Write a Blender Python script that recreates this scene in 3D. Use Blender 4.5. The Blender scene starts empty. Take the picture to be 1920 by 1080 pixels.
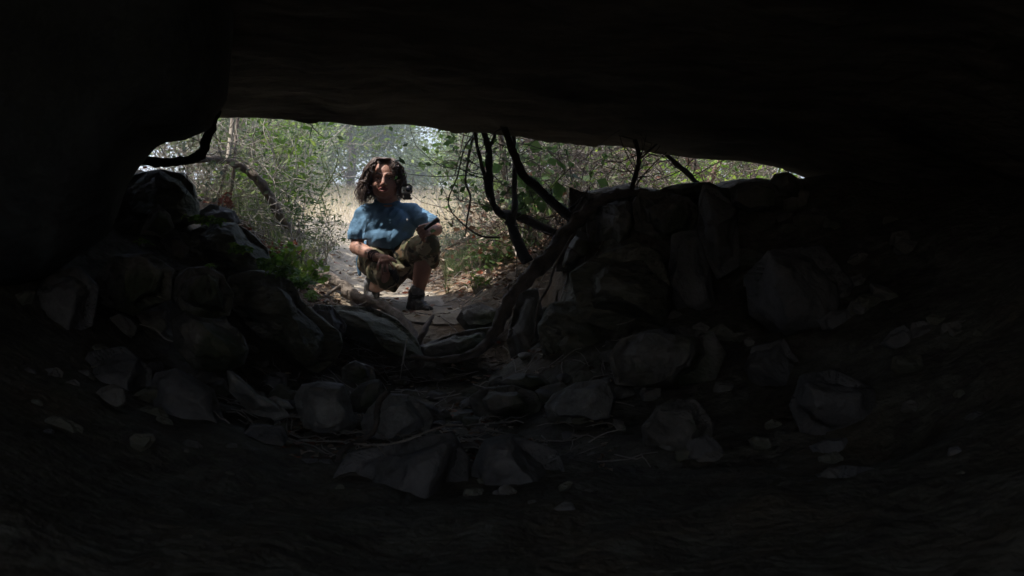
import bpy, bmesh, math, random
import numpy as np
from mathutils import Vector, Matrix, noise

R = math.radians
F = 2059.0                    # focal length in photo pixels (1920 wide)
sc = bpy.context.scene
C = sc.collection

# ------------------------------------------------------------------ camera, sky, sun, exposure
cam_d = bpy.data.cameras.new('camera'); cam = bpy.data.objects.new('camera', cam_d); C.objects.link(cam)
cam.location = (0, 0, 0); cam.rotation_euler = (R(90), 0, 0)
cam_d.sensor_width = 36; cam_d.lens = 36*F/1920; cam_d.clip_start = 0.05; cam_d.clip_end = 1500
cam_d.dof.use_dof = True; cam_d.dof.focus_distance = 6.7; cam_d.dof.aperture_fstop = 5.6
sc.camera = cam
SUN = Vector((-0.44, -0.09, 0.89)).normalized()
w = bpy.data.worlds.new('World'); sc.world = w; w.use_nodes = True
nt = w.node_tree; bg = nt.nodes['Background']
sky = nt.nodes.new('ShaderNodeTexSky'); sky.sky_type = 'NISHITA'; sky.sun_disc = False
sky.sun_elevation = math.asin(SUN.z); sky.sun_rotation = math.atan2(SUN.x, SUN.y)
sky.dust_density = 3.0; sky.air_density = 1.0
nt.links.new(sky.outputs[0], bg.inputs[0]); bg.inputs[1].default_value = 0.15
sd = bpy.data.lights.new('sun', 'SUN'); so = bpy.data.objects.new('sun', sd); C.objects.link(so)
sd.energy = 3.0; sd.angle = R(0.53); sd.color = (1.0, 0.95, 0.87)
so.rotation_euler = (-SUN).to_track_quat('-Z', 'Y').to_euler(); so.location = (-5, 3, 12)
sc.view_settings.view_transform = 'Standard'; sc.view_settings.look = 'None'
sc.view_settings.exposure = 1.6; sc.view_settings.gamma = 1.0
sc.cycles.max_bounces = 10; sc.cycles.diffuse_bounces = 7; sc.cycles.glossy_bounces = 3
sc.cycles.transmission_bounces = 6; sc.cycles.transparent_max_bounces = 8
sc.cycles.use_denoising = True; sc.cycles.sample_clamp_indirect = 4.0

rnd = random.Random(7)
def P(px, py, Y): return Vector(((px-960)/F*Y, Y, (540-py)/F*Y))
def XZ(px, Y): return (px-960)/F*Y

# ------------------------------------------------------------------ materials
def new_mat(name):
    m = bpy.data.materials.new(name); m.use_nodes = True
    return m, m.node_tree, m.node_tree.nodes['Principled BSDF']
def ramp(nt, stops, interp='LINEAR'):
    r = nt.nodes.new('ShaderNodeValToRGB'); e = r.color_ramp.elements; r.color_ramp.interpolation = interp
    while len(e) < len(stops): e.new(0.5)
    for i, (p, c) in enumerate(stops):
        e[i].position = p; e[i].color = (*c, 1)
    return r
def noise_mat(name, stops, scale=6, rough=0.9, bump=0.3, bscale=20, detail=6, stretch=None, spec=0.25, coords='Object', bdist=0.02, second=None, dis=0.0):
    m, nt, b = new_mat(name); L = nt.links.new
    tc = nt.nodes.new('ShaderNodeTexCoord'); mp = nt.nodes.new('ShaderNodeMapping'); L(tc.outputs[coords], mp.inputs[0])
    if stretch: mp.inputs['Scale'].default_value = stretch
    n = nt.nodes.new('ShaderNodeTexNoise'); n.inputs['Scale'].default_value = scale; n.inputs['Detail'].default_value = detail
    n.inputs['Roughness'].default_value = 0.65; n.inputs['Distortion'].default_value = dis
    L(mp.outputs[0], n.inputs['Vector']); r = ramp(nt, stops); L(n.outputs[0], r.inputs[0])
    col = r.outputs[0]
    if second:
        c2, sc2, lo, hi = second
        n2 = nt.nodes.new('ShaderNodeTexNoise'); n2.inputs['Scale'].default_value = sc2; n2.inputs['Detail'].default_value = 5
        L(tc.outputs[coords], n2.inputs['Vector'])
        r2 = ramp(nt, [(lo, (0,0,0)), (hi, (1,1,1))]); L(n2.outputs[0], r2.inputs[0])
        mx = nt.nodes.new('ShaderNodeMixRGB'); L(r2.outputs[0], mx.inputs[0]); L(col, mx.inputs[1]); mx.inputs[2].default_value = (*c2, 1)
        col = mx.outputs[0]
    L(col, b.inputs['Base Color']); b.inputs['Roughness'].default_value = rough
    b.inputs['Specular IOR Level'].default_value = spec
    if bump:
        bn = nt.nodes.new('ShaderNodeTexNoise'); bn.inputs['Scale'].default_value = bscale; bn.inputs['Detail'].default_value = 8
        L(mp.outputs[0], bn.inputs['Vector'])
        bp = nt.nodes.new('ShaderNodeBump'); bp.inputs['Strength'].default_value = bump; bp.inputs['Distance'].default_value = bdist
        L(bn.outputs[0], bp.inputs['Height']); L(bp.outputs[0], b.inputs['Normal'])
    return m
def leaf_mat(name, stops, rough=0.55, trans=0.5, interp='LINEAR'):
    m, nt, b = new_mat(name); L = nt.links.new
    g = nt.nodes.new('ShaderNodeNewGeometry'); r = ramp(nt, stops, interp); L(g.outputs['Random Per Island'], r.inputs[0])
    L(r.outputs[0], b.inputs['Base Color']); b.inputs['Roughness'].default_value = rough; b.inputs['Specular IOR Level'].default_value = 0.3
    if trans:
        t = nt.nodes.new('ShaderNodeBsdfTranslucent'); mx = nt.nodes.new('ShaderNodeMixShader'); mx.inputs[0].default_value = trans
        L(r.outputs[0], t.inputs[0]); L(b.outputs[0], mx.inputs[1]); L(t.outputs[0], mx.inputs[2])
        L(mx.outputs[0], nt.nodes['Material Output'].inputs[0])
    return m

M = {}
M['rock'] = noise_mat('limestone', [(.25,(.10,.093,.08)),(.5,(.20,.185,.16)),(.75,(.32,.30,.265))], 5, .92, .9, 9, second=((.085,.095,.05), 3.0, .5, .62), bdist=.05)
M['rock_pale'] = noise_mat('pale_stone', [(.3,(.17,.16,.145)),(.55,(.27,.26,.24)),(.75,(.43,.42,.40))], 11, .85, .9, 16, bdist=.03, spec=.4)
M['rock_moss'] = noise_mat('mossy_limestone', [(.3,(.12,.115,.085)),(.55,(.22,.21,.165)),(.75,(.33,.32,.27))], 4, .92, 1.0, 8, second=((.105,.105,.07), 2.2, .42, .62), stretch=(1,1,2.2), bdist=.05)
M['rock_dark'] = noise_mat('dark_stone', [(.3,(.12,.115,.108)),(.6,(.20,.19,.18)),(.8,(.28,.265,.25))], 5, .95, .9, 9, bdist=.05)
M['wall'] = noise_mat('cool_wall_stone', [(.3,(.05,.055,.056)),(.6,(.09,.098,.10)),(.8,(.13,.14,.14))], 3, .95, .9, 7, bdist=.05)  # even stone colour, darker and cooler than the other rocks
M['leaf_light'] = leaf_mat('sunny_green_leaf', [(0,(.085,.145,.045)),(.5,(.15,.22,.075)),(1,(.25,.31,.13))], trans=.55)
M['roof'] = noise_mat('roof_stone', [(.25,(.11,.095,.075)),(.5,(.20,.175,.14)),(.8,(.31,.275,.225))], 2.5, .95, .9, 3.2, stretch=(.7,1.6,5), bdist=.06, second=((.07,.06,.05), 1.3, .5, .66))
M['ground'] = noise_mat('leafy_dirt', [(.25,(.085,.062,.042)),(.45,(.17,.13,.09)),(.6,(.27,.22,.16)),(.78,(.36,.31,.24))], 9, .95, .8, 26, second=((.23,.16,.10), 2.5, .5, .7), bdist=.03)
M['sand'] = noise_mat('sandy_dirt', [(.3,(.20,.165,.125)),(.5,(.29,.25,.195)),(.75,(.38,.335,.27))], 7, .95, .6, 30, bdist=.02, stretch=(1,.5,1))
M['bark_pale'] = noise_mat('pale_bark', [(.3,(.16,.135,.11)),(.5,(.32,.285,.24)),(.75,(.46,.42,.37))], 14, .9, .9, 30, stretch=(1,1,1), bdist=.008)
M['bark'] = noise_mat('grey_brown_bark', [(.3,(.07,.055,.045)),(.5,(.14,.115,.095)),(.75,(.23,.19,.16))], 18, .9, .9, 40, bdist=.008)
M['bark_dark'] = noise_mat('dark_bark', [(.3,(.025,.02,.017)),(.6,(.05,.042,.034)),(.8,(.08,.068,.055))], 18, .92, .8, 40, bdist=.008)
M['bark_red'] = noise_mat('reddish_bark', [(.3,(.08,.05,.038)),(.5,(.16,.105,.08)),(.75,(.25,.18,.145))], 10, .9, .9, 24, bdist=.01)
M['twig_grey'] = noise_mat('dry_twig', [(.3,(.22,.195,.165)),(.6,(.38,.345,.30))], 30, .85, 0)
M['twig_dark'] = noise_mat('dark_twig', [(.3,(.045,.036,.03)),(.6,(.10,.082,.066))], 30, .85, 0)
M['leaf_mid'] = leaf_mat('mid_green_leaf', [(0,(.045,.085,.022)),(.5,(.085,.15,.04)),(1,(.15,.21,.065))])
M['leaf_olive'] = leaf_mat('olive_leaf', [(0,(.075,.11,.04)),(.5,(.13,.17,.07)),(1,(.21,.24,.12))])
M['leaf_dark'] = leaf_mat('dark_green_leaf', [(0,(.02,.045,.014)),(.5,(.035,.07,.022)),(1,(.06,.10,.035))])
M['leaf_bright'] = leaf_mat('bright_green_leaf', [(0,(.10,.20,.025)),(.5,(.17,.30,.04)),(1,(.30,.40,.07))], trans=.5)
M['leaf_grey'] = leaf_mat('grey_green_leaf', [(0,(.09,.115,.075)),(.5,(.14,.17,.11)),(1,(.20,.225,.15))])
M['leaf_red'] = leaf_mat('red_brown_leaf', [(0,(.13,.04,.025)),(.6,(.24,.08,.05)),(1,(.30,.16,.10))])
M['litter'] = leaf_mat('dead_leaf', [(0,(.10,.055,.03)),(.3,(.20,.12,.07)),(.5,(.34,.25,.17)),(.72,(.44,.36,.27)),(.86,(.52,.46,.38)),(.93,(.24,.07,.035)),(1,(.34,.09,.04))], .8, .15)
M['straw'] = leaf_mat('dry_grass_blade', [(0,(.36,.30,.19)),(.5,(.50,.43,.29)),(.85,(.54,.48,.35)),(1,(.30,.32,.15))], .7, .35)
M['grass'] = leaf_mat('green_grass_blade', [(0,(.06,.11,.03)),(.5,(.13,.19,.06)),(.8,(.24,.27,.12)),(1,(.40,.36,.22))], .6, .4)

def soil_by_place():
    # soil colour shifts with depth: darker and cooler inside, base colour beyond the lip
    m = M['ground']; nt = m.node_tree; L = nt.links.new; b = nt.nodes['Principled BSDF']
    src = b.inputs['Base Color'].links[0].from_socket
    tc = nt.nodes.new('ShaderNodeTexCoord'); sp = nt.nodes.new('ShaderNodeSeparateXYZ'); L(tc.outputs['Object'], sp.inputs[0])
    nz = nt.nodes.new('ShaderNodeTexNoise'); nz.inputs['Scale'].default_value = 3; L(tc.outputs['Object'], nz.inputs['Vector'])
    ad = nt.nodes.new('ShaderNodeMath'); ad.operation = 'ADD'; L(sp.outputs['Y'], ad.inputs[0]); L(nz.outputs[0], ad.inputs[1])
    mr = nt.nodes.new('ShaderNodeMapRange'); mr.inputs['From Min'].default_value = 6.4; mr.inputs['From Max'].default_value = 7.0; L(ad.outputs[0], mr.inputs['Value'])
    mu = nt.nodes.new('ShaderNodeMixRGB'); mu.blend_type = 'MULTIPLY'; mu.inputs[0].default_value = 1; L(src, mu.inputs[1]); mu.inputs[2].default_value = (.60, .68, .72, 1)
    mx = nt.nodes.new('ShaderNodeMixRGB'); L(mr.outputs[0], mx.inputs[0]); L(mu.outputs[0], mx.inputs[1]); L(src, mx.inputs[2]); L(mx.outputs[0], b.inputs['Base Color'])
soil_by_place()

# ------------------------------------------------------------------ object helpers
def link_mesh(name, verts, faces, mat, parent=None, smooth=True):
    me = bpy.data.meshes.new(name)
    if isinstance(verts, np.ndarray):
        n = len(verts); fa = np.asarray(faces, dtype=np.int32); k = fa.shape[1]
        me.vertices.add(n); me.vertices.foreach_set('co', verts.astype(np.float32).ravel())
        me.loops.add(fa.size); me.loops.foreach_set('vertex_index', fa.ravel())
        me.polygons.add(len(fa)); me.polygons.foreach_set('loop_start', np.arange(0, fa.size, k, dtype=np.int32))
        me.update(calc_edges=True)
    else:
        me.from_pydata([tuple(v) for v in verts], [], faces); me.update()
    if smooth: me.polygons.foreach_set('use_smooth', [True]*len(me.polygons))
    me.materials.append(mat)
    o = bpy.data.objects.new(name, me); C.objects.link(o)
    if parent: o.parent = parent; o.matrix_parent_inverse = parent.matrix_world.inverted()
    return o
def tag(o, label=None, cat=None, group=None, kind=None):
    if label: o['label'] = label
    if cat: o['category'] = cat
    if group: o['group'] = group
    if kind: o['kind'] = kind
    return o
def thing(name, label, cat, loc, group=None):
    o = bpy.data.objects.new(name, None); C.objects.link(o); o.location = loc; o.empty_display_size = .1
    o.matrix_world = Matrix.Translation(loc)
    return tag(o, label, cat, group)
def set_origin(o, loc):
    """move a top-level mesh's origin to loc without moving its shape"""
    loc = Vector(loc); o.data.transform(Matrix.Translation(-loc)); o.location = loc

# ------------------------------------------------------------------ terrain height
ctrl_px = [
 (780,590,6.8),(700,568,7.1),(660,540,7.6),(645,500,8.5),(640,462,10),(650,432,12),(690,405,15),(720,382,19),(740,362,25),(740,352,31),
 (860,574,6.8),(900,548,6.9),(870,505,8),(860,468,9.5),(860,430,13),(850,392,18),(870,365,25),
 (940,528,6.6),(985,500,6.6),(1010,470,7.2),(1050,436,7.2),(1100,405,7),(1180,396,6.9),(1100,400,9),(1100,385,14),(1200,394,9),(1300,388,7.5),(1450,384,7),(1300,374,14),(1500,366,12),
 (600,548,7.0),(560,530,6.9),(525,490,7),(485,450,6.9),(440,420,6.7),(385,395,6.5),(300,340,6.4),(200,300,6.3),(570,452,8.5),(520,425,9.5),(450,395,9),(400,365,9),(500,392,14),(560,390,16),(400,360,15),(300,340,10),
 (640,600,6.45),(760,612,6.4),(840,612,6.4),(700,700,5.9),(850,700,5.9),(650,745,5.4),(900,750,5.4),(780,740,5.5),(800,815,4.4),(700,860,3.8),(900,860,3.8),(800,960,2.8),(800,1100,2.2),(400,960,2.8),(1200,960,2.8),
 (350,730,4.6),(250,640,4.8),(230,480,5.4),(120,540,4.6),(500,740,4.9),(450,600,5.6),(400,490,5.9),(570,660,5.6),(470,480,6.4),
 (1000,760,5.0),(1000,640,5.8),(1050,560,6.1),(1110,470,5.9),(1060,455,6.1),(1130,402,6.0),(1190,378,5.9),(1260,370,5.85),(1350,362,5.85),(1450,356,5.85),(1540,345,5.85),(1640,335,5.8),(1200,600,5.2),(1300,540,5.6),(1300,420,5.9),(1450,420,5.7),(1450,540,5.3),(1500,740,4.2),(1700,640,4.0),(1700,850,3.4),(1950,720,3.0),
 (1600,350,5.7),(1800,320,5.5),(2100,280,5.3),(2100,600,3.2),(-50,640,3.6),(-150,500,4.2),(0,350,5.6),(-200,300,5.6)]
ctrl = [tuple(P(*c)) for c in ctrl_px] + [
 (-3.6,4,1.1),(-3.2,2,.9),(-3.2,0,.9),(-3,-3,1.2),(0,-4.2,.63),(-1.5,-4.2,.63),(1.5,-4.2,.66),(3,-3,1.2),(3.0,0,.9),(3.2,2,.9),(0,0,-.62),(0,-2,-.6),(1.2,1,-.5),(-1.2,1,-.5),  # low rear crest, shaped to let daylight in behind the camera
 (3.6,4,1.1),(4.5,6.5,1.3),(6,10,1.6),(-4.5,6.5,1.4),(-6,10,1.7),(-14,25,2.8),(14,25,2.9),(-40,40,4),(40,40,4),(0,60,4.5),(-60,0,3),(60,0,3),(0,-60,3),
 (-160,160,5),(160,160,5),(0,200,6),(-160,-160,4),(160,-160,4)]
cp = np.array(ctrl); A = np.linalg.norm(cp[:, None, :2]-cp[None, :, :2], axis=2)
lam = np.linalg.solve(A + 0.02*np.eye(len(cp)), cp[:, 2]-1.0)
def Hbase(x, y):
    x = np.atleast_1d(np.asarray(x, float)); y = np.atleast_1d(np.asarray(y, float)); out = np.zeros(x.shape)
    for (cx, cy, _), l in zip(ctrl, lam): out += l*np.hypot(x-cx, y-cy)
    return out + 1.0
def H(x, y):
    b = float(Hbase(x, y)[0])
    return b + bump_h(x, y)
def bump_h(x, y):
    s = 0.035*noise.noise(Vector((x*2.3, y*2.3, 3)))+0.018*noise.noise(Vector((x*7, y*7, 9)))
    if y < 6.6: s += 0.03*noise.noise(Vector((x*5, y*5, 1.5)))+.012*noise.noise(Vector((x*16, y*16, 4)))
    return s
def G(px, Y, dz=0.0):
    x = XZ(px, Y); return Vector((x, Y, H(x, Y)+dz))

def build_ground():
    u = np.linspace(-1, 1, 361); xs = 2.2*np.sinh(u*5.0)*1.0*1.0
    xs = xs/ xs[-1]*170
    v = np.linspace(-1, 1, 421); ys = np.sinh(v*4.6); ys = ys/ys[-1]*170 + 5.5
    X, Y = np.meshgrid(xs, ys); Z = Hbase(X.ravel(), Y.ravel())
    near = (np.abs(X.ravel()) < 30) & (np.abs(Y.ravel()-5) < 40)
    xr, yr = X.ravel(), Y.ravel()
    for i in np.nonzero(near)[0]: Z[i] += bump_h(xr[i], yr[i])
    V = np.stack([xr, yr, Z], 1); nx = len(xs); ny = len(ys)
    i, j = np.meshgrid(np.arange(nx-1), np.arange(ny-1)); a = (j*nx+i).ravel()
    Fc = np.stack([a, a+1, a+nx+1, a+nx], 1)
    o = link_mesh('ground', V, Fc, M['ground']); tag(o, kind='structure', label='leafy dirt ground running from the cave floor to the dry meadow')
build_ground()

# sandy path strip, laid on the ground
def build_path():
    cl = [(800,6.4,.30),(740,7.0,.36),(675,7.8,.42),(655,8.8,.5),(650,10,.6),(665,12,.75),(705,15,1.0),(735,19,1.3),(750,24,1.5)]
    pts = [(XZ(a, Y), Y, wd) for a, Y, wd in cl]; V = []; Fc = []; n = 90; m = 12
    for i in range(n+1):
        t = i/n*(len(pts)-1); k = min(int(t), len(pts)-2); f = t-k
        a, b = pts[k], pts[k+1]; x = a[0]+(b[0]-a[0])*f; y = a[1]+(b[1]-a[1])*f; wd = a[2]+(b[2]-a[2])*f
        for j in range(m+1):
            s = j/m*2-1; e = 1+.25*noise.noise(Vector((s*2, y*1.7, 4)))
            xx = x+s*wd*e; zz = H(xx, y)+.018*(1-abs(s)**3)-.006+.008*noise.noise(Vector((xx*9, y*9, 2)))
            V.append((xx, y, zz))
    for i in range(n):
        for j in range(m): a = i*(m+1)+j; Fc.append((a, a+1, a+m+2, a+m+1))
    tag(link_mesh('path', V, Fc, M['sand']), kind='structure', label='pale sandy trail winding up from the cave mouth')
build_path()

# ------------------------------------------------------------------ cave roof
EY = 6.2                     # depth of the roof's outer lip
edge = [(-2200,300),(-900,220),(-200,215),(300,216),(405,219),(440,221),(520,223),(560,221),(600,223),(640,229),(680,236),(720,234),(760,234),(790,237),(830,243),(870,247),(900,248),(940,252),(1000,259),(1040,262),(1090,267),(1130,272),(1175,276),(1210,284),(1250,291),(1310,298),(1350,301),(1400,303),(1440,309),(1470,316),(1500,328),(1530,342),(1600,372),(1750,430),(2000,480),(2600,620),(3400,800)]
ex = np.array([XZ(a, EY) for a, b in edge]); ez = np.array([(540-b)/F*EY for a, b in edge])
def build_roof():
    xs = np.concatenate([np.linspace(-4.8, -2.1, 26)[:-1], np.linspace(-2.1, 2.2, 240), np.linspace(2.2, 5.2, 28)[1:]])
    prof = []      # (y, dz, edge weight, noise amount)
    for y in np.concatenate([np.linspace(-1.8, 3.4, 36)[:-1], np.linspace(3.4, EY, 90)]): prof.append((y, .16*(1-math.exp(-(EY-y)*.9)), 1, .05 if y < EY-.1 else .0))  # roof stops short at the rear: opening added to admit fill daylight
    for (dy, dz) in [(.03,.01),(.07,.03),(.12,.08),(.15,.16),(.17,.30),(.26,.42),(.34,.6),(.40,.8),(.45,1.1),(.35,1.5),(-.1,1.85),(-1.5,2.1),(-4,2.2),(-7.8,2.2),(-8.1,1.3),(-8.0,.3)]: prof.append((EY+dy, dz, 1, .05))  # unseen outer brow, shaped to jut out and block sky over the ledge
    V = []; Fc = []; nx = len(xs)
    for (y, dz, wgt, na) in prof:
        for x in xs:
            z = float(np.interp(x, ex, ez))+dz
            if y > EY or dz > .2: z = max(z, dz+.3) if dz > .7 else z
            q = Vector((x*1.1, y*1.1, 0)); 
            step = noise.noise(Vector((x*.8, y*1.6, 7)))           # bedding steps on the underside
            z2 = z + na*(.9*noise.noise(q*1.3)+.5*noise.noise(q*4)) + na*.9*(math.floor(step*6)/6)
            z2 += .006*noise.noise(Vector((x*9, y*2, 3)))-.018*max(0, noise.noise(Vector((x*3.2, y*3, 31)))-.15)+.03*na*16*max(0, abs(noise.noise(Vector((x*2.1, y*3.4, 12))))-.28)+.004*noise.noise(Vector((x*26, y*5, 8)))
            yy = y + .07*noise.noise(Vector((x*1.4, 0, 1)))*(1 if y > EY-.3 else 0) + (.05*noise.noise(Vector((x*3, z*5, 2))) if y > EY else 0)
            V.append((x, yy, z2))
    for i in range(len(prof)-1):
        for j in range(nx-1): a = i*nx+j; Fc.append((a, a+nx, a+nx+1, a+1))
    tag(link_mesh('cave_roof', V, Fc, M['roof']), kind='structure', label='flat layered rock slab roofing the cave mouth')
build_roof()

# ------------------------------------------------------------------ rocks
def ico(sub):
    bm = bmesh.new(); bmesh.ops.create_icosphere(bm, subdivisions=sub, radius=1)
    v = [tuple(a.co) for a in bm.verts]; f = [tuple(x.index for x in a.verts) for a in bm.faces]; bm.free(); return v, f
ICO = {s: ico(s) for s in (2, 3, 4, 5, 6)}
def rock(outline, Y, D, mat, label=None, seed=0, sub=5, center=None, facets=13, rough=1.0, kind=None, name='boulder', cat='boulder', group=None, tilt=0.0, tiltx=0.0, lay=0.0):
    """a boulder whose outline seen from the mouth axis is given; Y is its depth, D its half thickness"""
    r = random.Random(seed); vs, fs = ICO[sub]
    cx, cy = center or (sum(p[0] for p in outline)/len(outline), sum(p[1] for p in outline)/len(outline))
    ang = sorted((math.atan2(p[1]-cy, p[0]-cx), math.hypot(p[0]-cx, p[1]-cy)) for p in outline)
    an = np.array([a for a, _ in ang]); ra = np.array([b for _, b in ang])
    an = np.concatenate([[an[-1]-2*math.pi], an, [an[0]+2*math.pi]]); ra = np.concatenate([[ra[-1]], ra, [ra[0]]])
    # straight-edge interpolation between outline points
    fine = np.linspace(-math.pi, math.pi, 721); rf = []
    for t in fine:
        k = min(max(int(np.searchsorted(an, t))-1, 0), len(an)-2)
        a0, r0, a1, r1 = an[k], ra[k], an[k+1], ra[k+1]
        den = r0*math.sin(t-a0)+r1*math.sin(a1-t)
        rf.append(r0*r1*math.sin(a1-a0)/den if abs(den) > 1e-6 and a1-a0 < 3.0 else r0)
    rf = np.array(rf); cen = P(cx, cy, Y); size = float(rf.mean())/F*Y
    V = []
    planes = []
    for _ in range(facets):
        n = Vector((r.gauss(0,1), r.gauss(0,1), r.gauss(0,1))).normalized(); planes.append((n, r.uniform(.5, .85)))
    off = Vector((r.uniform(0, 50), r.uniform(0, 50), r.uniform(0, 50)))
    for v in vs:
        d = Vector(v)
        for n, t in planes:                                      # flatten into facets (mostly front and back)
            q = d.dot(n)
            if q > t and abs(d.y) > .25: d = d-n*(q-t)
        th = math.atan2(-d.z, d.x); rr = math.hypot(d.x, d.z); R0 = float(np.interp(th, fine, rf))
        g = min(rr, 1.0)**.75
        yy = Y + D*(1 if d.y > 0 else -1)*abs(d.y)**.8 + tilt*(-(R0*g*math.sin(th)))/F*Y + tiltx*(R0*g*math.cos(th))/F*Y
        p = P(cx+R0*g*math.cos(th), cy+R0*g*math.sin(th), yy)
        q = p*1.0+off; nrm = Vector(v)
        a = rough*size
        w3 = Vector((q.x, q.y, q.z*1.8+q.x*.4))
        dsp = .12*a*noise.noise(q*(1.6/size)) + .07*a*noise.noise(q*(3.5/size)) + a*(.07*(.35-abs(noise.noise(w3*(5/size)))))+a*.045*(.3-abs(noise.noise(w3*(11/size)+off)))+.022*a*noise.noise(q*(26/size))
        if lay: dsp += lay*size*.035*noise.noise(Vector((q.x*(1.2/size), q.y*(1.2/size), q.z*(9/size))))
        edgew = 1-.6*min(rr, 1)**6
        V.append(p+nrm*dsp*edgew)
    o = link_mesh(name, V, fs, mat)
    tag(o, label, None if kind else cat, group, kind)
    set_origin(o, (cen.x, cen.y, min(v.z for v in V)))
    return o

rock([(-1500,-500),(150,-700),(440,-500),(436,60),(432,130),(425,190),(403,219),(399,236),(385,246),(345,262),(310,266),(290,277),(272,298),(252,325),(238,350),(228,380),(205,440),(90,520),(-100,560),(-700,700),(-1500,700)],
     4.5, .75, M['wall'], 'black overhanging rock mass filling the upper left', 11, 6, center=(150,50), facets=0, rough=.10, kind='structure', name='cave_wall')

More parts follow.
